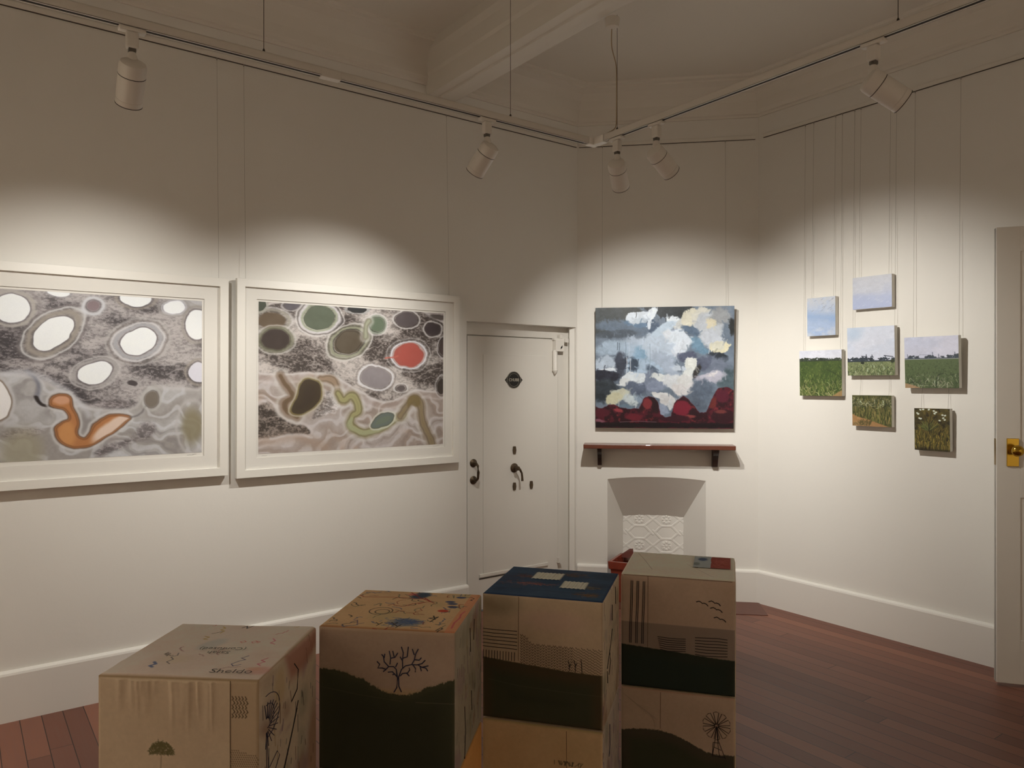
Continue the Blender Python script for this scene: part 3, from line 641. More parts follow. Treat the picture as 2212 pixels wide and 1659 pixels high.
def storm():
    """units 1000 x 890, design read off in 1252 x 1077"""
    p = Pic(1252, 1077, 420, (120, 132, 142), 3)
    p.warp(16, 90, 4)
    g = p.n(260, 4); 
    p.im = np.array((134, 148, 158))[None, None]*(1-g[..., None]) + np.array((92, 104, 114))[None, None]*g[..., None]
    fields = [((p.n(110, 5)-.5)*2, (p.n(110, 5)-.5)*2, (p.n(26, 3)-.5)*2) for _ in range(6)]; cnt = [0]
    def blob(x, y, rx, ry, a, c, soft=24, al=1.0):
        cnt[0] += 1; A_, B_, C_ = fields[cnt[0] % 6]; m = min(1.0, min(rx, ry)/60.0)
        p.X = p.X0 + 52*m*A_ + 16*m*C_; p.Y = p.Y0 + 46*m*B_ - 14*m*C_
        soft = soft*.8; k_ = fields[(cnt[0]+2) % 6][2]; p.fill(p.dell(x-240, y-143, rx*1.06, ry*1.06, a) + k_*7, np.array(c)*(1+.05*A_.mean()), soft, al)
        d_ = p.dell(x-240, y-143, rx*1.06, ry*1.06, a); p.im += ((k_*9)*(d_ < 0))[..., None]
    D = (52, 60, 62); S = (98, 112, 122); Wt = (222, 228, 226); Bl = (150, 178, 192); C = (232, 220, 180); LG = (178, 190, 198)
    blob(420, 190, 260, 80, 0, (62, 66, 60)); blob(330, 260, 150, 130, 0, (66, 72, 70), 40); blob(900, 180, 240, 60, 8, (48, 54, 56), 16); blob(1000, 170, 130, 50, 0, (44, 50, 50))
    blob(500, 330, 240, 60, 5, (98, 114, 128), 30); blob(430, 380, 190, 34, 0, (66, 76, 84), 24, .8); blob(620, 290, 110, 30, 10, (92, 122, 146), 16)
    blob(660, 480, 200, 70, 0, LG, 40); blob(400, 500, 170, 70, -5, (168, 186, 196), 40, .9); blob(700, 640, 190, 160, 10, (176, 196, 208), 60); blob(850, 480, 200, 120, 0, (196, 208, 214), 50)
    blob(330, 640, 110, 60, -8, (188, 200, 206), 26); blob(360, 700, 80, 14, -6, (232, 236, 232), 8)
    blob(330, 760, 120, 46, 3, (40, 42, 54), 12); blob(330, 890, 120, 100, 20, (50, 58, 62), 30); blob(480, 650, 50, 90, 0, (64, 70, 82), 22); blob(590, 640, 40, 60, 10, (60, 74, 88), 18)
    blob(650, 560, 50, 60, 0, (128, 168, 190), 24, .8); blob(760, 290, 55, 90, -25, (74, 92, 112), 20)
    blob(640, 225, 120, 38, -6, Wt, 8); blob(755, 210, 34, 56, 35, (236, 240, 236), 8); blob(738, 290, 16, 60, 0, Wt, 10); blob(630, 265, 80, 24, 0, (200, 208, 208), 14)
    blob(950, 270, 70, 44, 20, (236, 240, 234), 10); blob(870, 340, 120, 40, -28, (200, 216, 222), 20); blob(1000, 300, 60, 26, -50, (216, 214, 200), 12)
    blob(1120, 270, 95, 90, 0, (228, 218, 184), 12); blob(1220, 240, 110, 70, 10, (222, 214, 188), 12); blob(1270, 330, 120, 140, 15, (196, 198, 194), 26); blob(1380, 230, 90, 70, 0, (160, 160, 154), 26); blob(1290, 290, 40, 40, 0, (236, 216, 164), 12, .8)
    blob(1300, 430, 90, 70, 20, (204, 206, 204), 20); blob(1365, 500, 82, 62, -12, (234, 220, 172), 8); blob(1340, 500, 60, 40, 0, (222, 214, 182), 12); blob(1340, 590, 90, 34, 10, (40, 48, 54), 18); blob(1470, 330, 30, 70, 0, (40, 42, 40), 14)
    blob(1110, 355, 85, 34, 20, (92, 112, 130), 14); blob(960, 370, 70, 36, 5, (150, 162, 176), 18); blob(1150, 480, 110, 60, 30, (110, 146, 164), 26)
    blob(1020, 420, 110, 60, 25, (224, 230, 228), 18); blob(1010, 500, 90, 50, -40, (226, 230, 228), 16); blob(900, 390, 30, 40, 20, (228, 230, 226), 14)
    blob(1070, 590, 90, 50, 10, (86, 92, 110), 24); blob(1300, 650, 150, 70, 5, (116, 124, 136), 34); blob(1440, 800, 70, 110, 0, (78, 96, 98), 30); blob(1210, 640, 70, 60, 0, (92, 98, 114), 22)
    blob(900, 650, 150, 60, 40, (172, 184, 194), 34); blob(1095, 665, 62, 56, -30, (234, 232, 212), 8); blob(1070, 730, 50, 40, 0, (224, 224, 208), 14); blob(1160, 720, 22, 70, 20, (48, 46, 42), 14); blob(1000, 690, 60, 24, 10, (204, 212, 214), 12)
    blob(770, 690, 66, 34, 30, (94, 108, 122), 20); blob(740, 800, 90, 80, 0, (128, 138, 152), 26); blob(800, 840, 110, 50, 0, (138, 148, 164), 24)
    blob(570, 785, 112, 46, 0, (232, 236, 228), 8); blob(500, 810, 50, 30, -20, (228, 228, 216), 10); blob(650, 760, 50, 24, 0, (222, 226, 220), 10)
    blob(860, 770, 100, 32, 20, (228, 228, 214), 10); blob(970, 800, 110, 60, 10, (222, 222, 214), 18); blob(1030, 860, 90, 60, 0, (224, 216, 204), 18); blob(1060, 790, 60, 50, 0, (226, 222, 208), 14)
    blob(1280, 760, 130, 40, -12, (190, 184, 188), 20); blob(1310, 735, 40, 14, -30, (226, 216, 206), 8); blob(1200, 880, 100, 90, 0, (92, 104, 116), 32); blob(1140, 1000, 100, 60, 20, (88, 98, 108), 24); blob(620, 870, 90, 50, 10, (96, 106, 122), 20)
    blob(440, 940, 90, 66, -15, (206, 206, 176), 12); blob(410, 960, 80, 44, -20, (214, 206, 160), 12); blob(490, 890, 26, 32, 0, (214, 208, 172), 8); blob(580, 960, 60, 50, 0, (206, 214, 204), 18); blob(680, 960, 70, 40, 0, (136, 154, 166), 20)
    blob(850, 930, 90, 26, 18, (230, 226, 212), 8); blob(900, 970, 80, 60, 30, (214, 208, 196), 16); blob(930, 1010, 20, 50, 0, (206, 206, 198), 10); blob(850, 1060, 60, 50, 0, (150, 160, 174), 18); blob(520, 1030, 60, 22, 0, (112, 134, 144), 10)
    n = (p.n(36, 3, 1.6)-.5)*26; p.im += n[..., None]
    rs = p.rng
    for k in range(900):      # dry brush marks dragged out of the colour beneath
        x, y = rs.uniform(0, 1252), rs.uniform(0, 1000); c = p.im[min(int(y*p.k), p.h-1), min(int(x*p.k), p.w-1)]*rs.uniform(.93, 1.08); a_ = rs.uniform(0, 6.3); L_ = rs.uniform(10, 46)
        p.stroke(x, y, x+L_*math.cos(a_), y+L_*math.sin(a_), rs.uniform(6, 16), c, .6, rs.normal(0, 6))
    p.X, p.Y = p.X0, p.Y0
    p.warp(9, 40, 3)
    # drips
    for x, y0, y1, c in ((445, 455, 520, (70, 82, 92)), (462, 460, 525, (70, 82, 92)), (520, 450, 560, (120, 140, 150)), (550, 450, 590, (196, 208, 212)), (530, 590, 740, (226, 228, 224)), (562, 600, 740, (226, 228, 224)), (740, 470, 740, (150, 170, 180)), (700, 420, 560, (200, 212, 216)), (650, 430, 520, (196, 208, 214)), (615, 190, 235, (70, 72, 70)), (608, 1000, 1060, (206, 214, 210)), (455, 960, 1040, (206, 210, 190)), (1270, 480, 560, (200, 204, 200))):
        p.scrawl([(x-240, y0-143), (x-240+3, (y0+y1)/2-143), (x-242, y1-143)], 5, c, .85)
    # red hills along the foot
    R = (92, 22, 34)
    H = [(-20, 880), (60, 900), (120, 872), (165, 860), (200, 885), (260, 900), (330, 905), (400, 900), (430, 850), (450, 805), (500, 790), (545, 800), (575, 860), (600, 950), (640, 975), (690, 965), (710, 900), (720, 850), (760, 815), (800, 790), (845, 815), (900, 870), (950, 935), (1010, 930), (1040, 850), (1080, 770), (1110, 718), (1180, 705), (1270, 740), (1270, 1100), (-20, 1100)]
    d = p.dpoly(H); p.fill(d, R, 5)
    ins = 1-ss(-8, 2, d); n2 = p.n(50, 4)
    p.mix((46, 16, 22), ins*ss(.42, .62, n2)*.85); p.mix((150, 44, 44), ins*ss(.62, .72, p.n(40, 3))*.6)
    def rb(x, y, rx, ry, a, c, soft=10, al=.9): p.mix(c, ins*al*(1-ss(-soft, soft, p.dell(x-240, y-143, rx, ry, a))))
    rb(790, 1010, 40, 80, -10, (44, 20, 24)); rb(720, 1000, 40, 50, 0, (150, 46, 48)); rb(1030, 1040, 80, 70, 0, (140, 26, 44)); rb(1150, 1090, 60, 50, 20, (48, 18, 24)); rb(1390, 930, 60, 60, 0, (96, 22, 40)); rb(1310, 990, 30, 50, 20, (120, 40, 34)); rb(1400, 1110, 110, 60, 0, (52, 20, 26)); rb(1380, 1070, 50, 16, 0, (128, 52, 46)); rb(1110, 1110, 40, 12, 0, (150, 60, 54)); rb(450, 1060, 40, 16, 10, (178, 60, 62)); rb(300, 1080, 70, 40, 0, (96, 24, 36))
    rb(280, 1155, 50, 14, 10, (150, 86, 96)); rb(960, 1130, 140, 30, 0, (60, 18, 28)); rb(600, 1120, 80, 30, 0, (124, 28, 40))
    p.fill(np.abs(p.Y-1048)-22 , (30, 20, 22), 6, .95); p.fill(1006-p.Y*1.0+400, (0,0,0), 1, 0)
    p.scrawl([(225, 1022), (400, 1014), (560, 1020)], 4, (150, 120, 120), .6)
    g = p.im.mean(-1, keepdims=True); p.im = (p.im*.84 + g*.16)*np.array((.95, .95, .94)); return to_albedo(p.im, (226, 219, 203))
canvas_m = painted('oil paint on canvas', .42, .35, 160, .45)
pt = thing('painting', 'large stormy grey and white cloud painting over red hills, above the wooden shelf', 'painting', wp('M', .140, .040, 1.272), wang('M'), rotx=math.radians(3.0))
PWd, PHt = 1.004, .897
pic_mesh('painted_face', storm(), PWd, PHt, canvas_m, pt, -.0005)
edge_dark = mat('painted canvas edge', (44, 40, 40), .55, var=.5, vscale=18)
MB().box(0, PWd, 0, .030, 0, PHt).build('stretched_canvas', edge_dark, pt, .002)
wire('M', .190, 2.163, 'thin wire above the stormy painting, on its strong room door side', d0=.055)
wire('M', 1.090, 2.163, 'thin wire above the stormy painting, on its small canvases side', d0=.055)

# ------------------------------------------------------------------ seven small canvases on the right wall
def grass(p, y0, n, cols, rng, hmin, hmax, wd=6, lean=.5, xr=(0, 1000), ymax=1000, curve=8):
    ys = np.sort(rng.uniform(y0, ymax*1.04, n))
    for y in ys:
        t = (y-y0)/(ymax*1.04-y0); x = rng.uniform(*xr); h = hmin+(hmax-hmin)*t*rng.uniform(.6, 1.2); a = rng.normal(0, lean)
        c = np.array(cols[rng.integers(len(cols))])*rng.uniform(.62, 1.25)
        p.stroke(x, y, x+h*math.sin(a), y-h*math.cos(a), wd*(.5+.7*t), c, .75, rng.normal(0, curve))
def sky(p, c0, c1, cl, th=.5, seed=0, cov=.8, band=None):
    v = (p.Y/ (band or p.H)).clip(0, 1)[..., None]; p.im = np.array(c0)*(1-v)+np.array(c1)*v
    n = p.n(300, 5, 1.5); p.mix(cl, cov*ss(th-.12, th+.12, n)); m = (p.n(60, 3, 1.8)-.5)*14; p.im += m[..., None]
    r = p.rng
    for k in range(130):
        x, y = r.uniform(0, 1000), r.uniform(0, band or p.H); i = int(min(y, p.H-1)*p.k); j = int(x*p.k); c = p.im[min(i, p.h-1), min(j, p.w-1)]*r.uniform(.95, 1.06)
        p.stroke(x, y, x+r.uniform(-60, 60), y+r.uniform(-35, 35), r.uniform(10, 24), c, .6)
REF = (226, 223, 213)
def canvas_pic(kind, W, H):
    p = Pic(1000, 1000*H/W, 150, (200, 205, 215), {'a': 31, 'b': 32, 'c': 33, 'd': 34, 'e': 35, 'f': 36, 'g': 37}[kind]); r = p.rng; Hh = p.H
    def Y(v): return v*Hh
    def trees(y, n, c, smin, smax):
        for k in range(n):
            x = r.uniform(0, 1000); s = r.uniform(smin, smax)
            for j in range(7): p.stroke(x+r.normal(0, s*.5), y-r.uniform(0, s), x+r.normal(0, s*.5), y-r.uniform(0, s*.8), s*.35, np.array(c)*r.uniform(.8, 1.3), .9)
    if kind == 'a':
        sky(p, (200, 208, 216), (160, 184, 214), (214, 214, 210), .55, cov=.6); d = np.abs(p.Y-Y(.52)-.12*(p.X-500)); p.mix((138, 170, 210), .75*np.exp(-(d/(.14*Hh))**2)); p.mix((206, 208, 206), .8*(1-ss(0, .42*Hh, p.Y-0.0))*ss(.35, .6, p.n(150, 4)))
        for k in range(16): x, y = r.uniform(100, 900), r.uniform(60, Y(.45)); p.stroke(x, y, x+60, y-30, 26, (160, 166, 174), .5)
    elif kind == 'b':
        sky(p, (206, 206, 204), (178, 188, 214), (212, 212, 210), .6, cov=.5); p.mix((176, 188, 216), .6*ss(.45*Hh, .7*Hh, p.Y))
        for k in range(14): x, y = r.uniform(100, 950), r.uniform(Y(.35), Y(.95)); p.stroke(x, y, x+50, y-12, 22, (208, 212, 222), .45)
    elif kind == 'c':
        sky(p, (196, 210, 222), (218, 221, 228), (222, 224, 228), .45, cov=.75, band=Y(.65)); p.fill(p.dell(150, 120, 170, 140), (176, 200, 218), 120, .6)
        p.fill(Y(.70)-p.Y, (118, 142, 98), 6)
        grass(p, Y(.72), 420, [(86, 112, 68), (128, 152, 104), (176, 192, 156), (58, 82, 48), (150, 168, 126)], r, 15, 90, 10, .7, ymax=Hh)
        p.fill(np.abs(p.Y-Y(.70)-4)-14, (46, 56, 62), 5, .95); trees(Y(.69), 20, (48, 58, 64), 30, 70)
        for P in ([(310, Y(.60)), (420, Y(.615)), (430, Y(.66))], [(410, Y(.57)), (412, Y(.68))], [(500, Y(.655)), (510, Y(.61)), (560, Y(.625))], [(530, Y(.58)), (540, Y(.62))], [(780, Y(.60)), (960, Y(.625))], [(800, Y(.60)), (815, Y(.66))]): p.scrawl(P, 14, (44, 54, 66), .9)
        p.fill(p.dell(330, Y(.74), 40, 26), (40, 52, 40), 8); p.fill(p.dell(950, Y(.71), 40, 40), (46, 60, 40), 10)
    elif kind == 'd':
        sky(p, (216, 218, 224), (222, 222, 224), (226, 226, 228), .5, band=Y(.22)); p.fill(Y(.225)-p.Y, (72, 100, 46), 6)
        v = ss(Y(.25), Y(.95), p.Y); p.mix((52, 80, 38), .5*(1-ss(.4, .6, p.n(120, 4)))*(p.Y > Y(.24)))
        grass(p, Y(.26), 700, [(70, 104, 44), (92, 124, 56), (52, 80, 36), (116, 140, 70)], r, 12, 110, 9, .5, ymax=Hh)
        grass(p, Y(.68), 170, [(150, 164, 104), (174, 182, 128), (52, 70, 34), (130, 146, 74)], r, 60, 130, 10, .8, ymax=Hh, curve=16)
        p.fill(p.dpoly([(760, Y(1.01)), (880, Y(.93)), (1010, Y(.86)), (1010, Y(1.01))]), (176, 142, 96), 14, .8)
        trees(Y(.23), 26, (50, 62, 52), 30, 75); p.fill(np.abs(p.Y-Y(.235))-7, (50, 68, 46), 4, .9)
        p.scrawl([(640, Y(.42)), (820, Y(.5)), (1000, Y(.62))], 22, (44, 66, 34), .5)
    elif kind == 'e':
        sky(p, (196, 200, 214), (206, 206, 216), (216, 214, 222), .5, band=Y(.42)); p.fill(Y(.44)-p.Y, (82, 108, 68), 7)
        grass(p, Y(.48), 560, [(74, 100, 62), (58, 84, 50), (94, 118, 78), (64, 92, 60)], r, 12, 70, 10, .8, ymax=Hh)
        grass(p, Y(.74), 150, [(132, 152, 124), (158, 172, 148), (50, 72, 46)], r, 40, 100, 10, 1.1, ymax=Y(1.0), curve=14)
        p.fill(p.dpoly([(-10, Y(.90)), (180, Y(.95)), (320, Y(1.01)), (-10, Y(1.01))]), (180, 150, 116), 14, .85)
        p.fill(p.dpoly([(190, Y(.42)), (300, Y(.35)), (500, Y(.36)), (560, Y(.42))]), (206, 208, 220), 4, .9); p.scrawl([(190, Y(.42)), (300, Y(.35)), (500, Y(.36)), (540, Y(.42))], 6, (120, 126, 144), .8)
        for x, y0 in ((530, .31), (640, .35), (930, .32), (60, .34)): p.scrawl([(x, Y(y0)), (x+6, Y(.42))], 12, (96, 104, 124), .85)
        p.fill(np.abs(p.Y-Y(.425))-9, (58, 70, 76), 4, .9); trees(Y(.42), 14, (58, 68, 76), 35, 80)
        p.scrawl([(590, Y(.97)), (600, Y(.82)), (640, Y(.74)), (720, Y(.72))], 14, (40, 60, 36), .8)
    elif kind == 'f':
        p.im[:] = (84, 92, 50); p.mix((60, 72, 36), .8*ss(.45, .6, p.n(120, 4)))
        grass(p, Y(.1), 420, [(98, 112, 56), (60, 76, 36), (130, 132, 70), (150, 140, 84)], r, 60, 170, 14, .25, ymax=Y(.95))
        grass(p, Y(.12), 150, [(150, 164, 122), (178, 188, 150), (50, 66, 38)], r, 40, 150, 14, 1.0, ymax=Y(.38), curve=26)
        d = p.dpoly([(-20, Y(.60)), (150, Y(.70)), (420, Y(.78)), (700, Y(.90)), (1010, Y(1.02)), (-20, Y(1.02))]); p.fill(d, (176, 142, 94), 14); p.mix((150, 116, 70), .5*(d < 0)*ss(.4, .6, p.n(90, 4)))
        for k in range(70): x = r.uniform(180, 480); y = Y(r.uniform(.85, 1.0)); p.stroke(x, y, x+r.normal(0, 40), y-r.uniform(30, 90), 9, (84, 84, 46), .8)
        for k in range(26): x = r.uniform(20, 160); y = Y(r.uniform(.92, 1.0)); p.stroke(x, y, x+r.normal(0, 24), y-r.uniform(20, 50), 8, (110, 104, 64), .7)
    else:
        p.im[:] = (78, 74, 34); p.mix((40, 36, 20), .9*ss(.42, .6, p.n(200, 4))); p.mix((120, 112, 48), .6*(1-ss(.3, .45, p.n(150, 4))))
        grass(p, Y(.45), 460, [(142, 134, 56), (116, 112, 44), (86, 92, 40), (168, 152, 70), (58, 62, 28)], r, 50, 150, 14, .22, ymax=Y(.95))
        for k in range(34):
            a = r.uniform(-1.3, 1.3); L_ = r.uniform(.15, .3)*Hh; c = [(96, 112, 56), (120, 132, 70), (50, 60, 30)][r.integers(3)]
            p.stroke(420, Y(.52), 420+L_*math.sin(a), Y(.52)-L_*math.cos(a), 18, c, .85, r.normal(0, 20))
        for P in ([(420, Y(.55)), (400, Y(.35)), (300, Y(.18))], [(410, Y(.4)), (560, Y(.25)), (640, Y(.15))], [(420, Y(.6)), (430, Y(.35)), (500, Y(.08))]): p.scrawl(P, 14, (36, 36, 22), .9)
        for x, y in ((180, .04), (260, .03), (120, .14), (90, .12), (150, .24), (190, .25), (560, .06), (620, .09), (580, .12), (800, .15), (870, .16), (820, .22), (860, .26), (420, .03), (720, .28)):
            p.fill(p.dell(x, Y(y), 34, 24, r.uniform(-40, 40)), (214, 222, 196), 8)
        p.fill(Y(.95)-p.Y, (46, 44, 28), 20, .6)
    g = p.im.mean(-1, keepdims=True); m = (ss(0, 18, p.im[..., 1]-p.im[..., 2])*(1-ss(165, 200, p.im[..., 1])))[..., None]      # olive rather than blue greens
    im = p.im*.82 + g*.18; im = im*(1-m) + im*m*np.array((1.06, .98, .88)); return to_albedo(im, REF)
cedge = mat('unpainted canvas edge', (222, 218, 208), .75, bump=.1, bscale=400)
CANV = [
 ('a', .422, .627, 1.926, 2.184, .043, 'small sky canvas with blue band, topmost on the fireplace side', 0.6),
 ('b', .748, 1.002, 2.082, 2.288, .045, 'small canvas of pale lilac sky, highest of all seven', 0.6),
 ('c', .717, 1.024, 1.655, 1.964, .050, 'square canvas of white sky over dark machinery and grass, in the middle', 1.8),
 ('d', .367, .674, 1.520, 1.827, .045, 'square canvas mostly of green crop under a thin sky, nearest the fireplace', 0.9),
 ('e', 1.091, 1.399, 1.576, 1.883, .060, 'square canvas of lilac sky, grey shed and green field, nearest the open door', 2.5),
 ('f', .746, 1.001, 1.330, 1.528, .045, 'small canvas of maize plants beside a sandy track, lowest of the middle column', 1.2),
 ('g', 1.142, 1.344, 1.201, 1.454, .048, 'small upright canvas of a dark plant with white flowers, lowest of all seven', 1.4)]
for k, x0, x1, z0, z1, d, lab, tilt in CANV:
    t = thing('landscape_canvas', lab, 'canvas painting', wp('R', x0, d, z0), wang('R'), 'seven small landscape canvases', rotx=math.radians(tilt))
    pic_mesh('painted_face', canvas_pic(k, x1-x0, z1-z0), x1-x0, z1-z0, canvas_m, t, -.0005)
    MB().box(0, x1-x0, 0, .036, 0, z1-z0).build('stretched_canvas', cedge, t, .0015)
for x, z, w_ in ((.448, 2.184, 'sky canvas with blue band, fireplace side'), (.606, 2.184, 'sky canvas with blue band, door side'), (.385, 1.827, 'mostly green crop canvas, fireplace side'), (.655, 1.827, 'mostly green crop canvas, door side'),
                 (.782, 2.288, 'highest lilac sky canvas, fireplace side'), (.975, 2.288, 'highest lilac sky canvas, door side'), (.740, 1.964, 'machinery canvas, fireplace side'), (1.012, 1.964, 'machinery canvas, door side'),
                 (1.125, 1.883, 'shed and field canvas, fireplace side'), (1.385, 1.883, 'shed and field canvas, door side')):
    wire('R', x, z, 'thin nylon wire from the rail to the ' + w_, d0=.03)
for x, z0, z1, w_ in ((.785, 1.528, 1.655, 'maize canvas, fireplace side'), (.972, 1.528, 1.655, 'maize canvas, door side'), (1.170, 1.454, 1.576, 'white flower canvas, fireplace side'), (1.322, 1.454, 1.576, 'white flower canvas, door side')):
    wire('R', x, z0, 'short nylon wire end above the ' + w_, z1=z1+.05, d0=.025)

# ------------------------------------------------------------------ open door leaf by the right wall
dl = thing('door_2', 'tall white panelled door leaf standing open with brass knob', 'door', (2.570, 3.980, 0), math.radians(-15.5)); dl['kind'] = 'structure'
oak = mat('door paint white', (224, 220, 211), .45, bump=.05, bscale=20)
lw = .44; lh = 2.43
d_ = MB(); d_.box(0, lw, .004, .036, .018, lh); d_.box(0, .11, 0, .040, .018, lh); d_.box(lw-.08, lw, 0, .040, .018, lh)
for z0, z1 in ((.018, .25), (1.0, 1.16), (lh-.13, lh)): d_.box(.11, lw-.08, 0, .040, z0, z1)
d_.build('door_leaf', oak, dl, .002)
brass = mat('polished brass', (196, 158, 62), .18, metal=1.0)
MB().box(.046, .103, -.006, 0, 1.165, 1.313).build('knob_plate', brass, dl, .002)
kn = MB(); kn.lathe([(0, 0), (.012, 0), (.012, .018), (.010, .028), (.018, .034), (.027, .042), (.030, .054), (.027, .066), (.018, .074), (0, .078)], Matrix.Translation((.079, -.005, 1.252)) @ Matrix.Rotation(math.radians(90), 4, 'X'), 32)
kn.build('door_knob', brass, dl)
MB().box(-.0015, 0, .008, .032, 1.17, 1.31).build('latch_plate', mat('latch steel', (150, 128, 90), .35, metal=1), dl)
ja = MB(); ja.box(2.06, 2.16, -.03, 0, 0, 2.55); ja.box(2.06, 3.3, -.03, 0, 2.45, 2.55); ja.box(3.2, 3.3, -.03, 0, 0, 2.45)
struct(on_wall(ja, 'R', 'trim_6', trimw, .004))

# ------------------------------------------------------------------ terracotta planter at the hearth
terr = mat('glazed red brown terracotta', (132, 56, 40), .25, var=.25, vscale=14, coat=.5)
po = thing('planter', 'glossy reddish brown square planter standing in the fireplace mouth', 'planter', wp('M', .238, .178, .004), wang('M') + math.radians(-17.5) + 0.0)
S = .30
pl_ = MB()
sec = [(.03, 0), (.012, .24), (.0, .245), (-.004, .30), (.018, .30), (.030, .25), (.05, .03)]
pl_.prism([[(i, i, z), (S-i, i, z), (S-i, S-i, z), (i, S-i, z)] for i, z in sec])
pl_.build('pot', terr, po, .004)
fl = MB(); fl.prism([[(.0, .26, .29), (.07, .30, .34), (.10, .29, .345), (.12, .22, .30)], [(.02, .24, .28), (.08, .27, .33), (.11, .26, .335), (.13, .20, .29)]])
fl.build('rim_flap', mat('dark red lining', (92, 40, 32), .3), po, .002)

# ------------------------------------------------------------------ lighting track and spotlights
ZT = 2.87; DL = 1.332; DR = 1.994
tw_ = mat('track white', (214, 208, 198), .4); 
CR = wp('L', -1.057, DL, ZT)      # corner of the two tracks
def track(w, x0, x1, d, label, gap=None):
    t = thing('lighting_track', label, 'lighting track', wp(w, 0, d, ZT), wang(w), 'suspended lighting tracks')
    s = MB(); h = .034; a = .0175
    s.box(x0, x1, -a, -a+.002, 0, h); s.box(x0, x1, a-.002, a, 0, h); s.box(x0, x1, -a, a, h-.002, h)
    s.box(x0, x1, -a, -.0085, 0, .002); s.box(x0, x1, .0085, a, 0, .002)
    tb = s.build('track_body', tw_, t)
    MB().box(x0+.02, x1-.02, -.0083, .0083, .0015, .012).build('conductor_slot', dark, tb)
    if gap: MB().box(gap[0], gap[1], -.018, .018, -.004, .030).build('feed_connector', tw_, t, .002)
    return t
track('L', L_END+.3, -1.057-.052, DL, 'long white lighting track running above the framed prints', gap=(-2.585, -2.50))
track('R', .395+.094, R_END-.4, DR, 'white lighting track running above the patchwork cubes towards the door')
cn = MB(); loc_c = wp('L', -1.057, DL, ZT); aL = wang('L')
cn.box(-.05, .018, -.019, .019, -.003, .036); cn.box(-.019, .019, -.09, -.019, -.003, .036)
tag(cn.build('track_corner_connector', mat('connector white', (236, 232, 224), .35), None, .003, loc_c, aL), 'bright white corner piece joining the two lighting tracks', 'track connector')
def swire(p, ztop, label, extra=None):
    mb = MB(); mb.tube([(p.x, p.y, ZT+.034), (p.x, p.y, ztop)], .0013, 6); mb.lathe([(0, 0), (.005, 0), (.005, .012), (.002, .018), (0, .02)], Matrix.Translation((p.x, p.y, ZT+.034)), 10)
    return tag(mb.build('suspension_wire', mat('steel wire dark', (70, 64, 56), .4, metal=.5)), label, 'wire', 'wires that hold the lighting tracks')
swire(wp('L', -2.817, DL), CEIL, 'thin ceiling wire to the track above the print with the orange pool')
swire(wp('L', -1.610, DL), CEIL, 'thin ceiling wire to the track near its corner, above the strong room door side')
swire(wp('R', .569, DR), 3.50, 'ceiling wire beside the power cable, above the middle spotlight')
swire(wp('R', 2.004, DR), CEIL, 'thin ceiling wire to the track above the small canvases')
swire(wp('L', -4.2, DL), CEIL, 'thin ceiling wire to the far end of the track above the prints')
rp = wp('R', .569, DR); rz = 3.478; rc = Vector((rp.x-.025, rp.y+.005, 0))
ro = thing('ceiling_rose', 'small white round ceiling rose with drooping power cable feeding the track', 'ceiling rose', (rc.x, rc.y, 3.43))
MB().lathe([(0, -.001), (.022, 0), (.034, .006), (.040, .04), (.0405, .052), (0, .052)], None, 28).build('canopy', tw_, ro)
cab = MB(); z0 = 3.43
kp = [(-.002, 0, .0), (-.004, 0, -.05), (-.002, 0, -.10), (.012, 0, -.15), (.022, -.003, -.19), (.023, -.004, -.30), (.0225, -.004, -.45), (.021, -.004, -.50)]
e_ = CR - Vector((rc.x, rc.y, 0)); 
kp += [(.012, .01, -.515 + .0), (e_.x*.35, e_.y*.35, -.530+.004), (e_.x*.7, e_.y*.7, -.531+.002), (e_.x*.9, e_.y*.9, -.522)]
# smooth the path
def smooth(P, it=2):
    P = [Vector(p) for p in P]
    for _ in range(it):
        Q_ = [P[0]]
        for a, b in zip(P[:-1], P[1:]): Q_ += [a*.75+b*.25, a*.25+b*.75]
        Q_.append(P[-1]); P = Q_
    return P
cab.tube(smooth(kp), .0028, 8); cab.build('power_cable', mat('pale cable', (170, 150, 120), .5), ro)

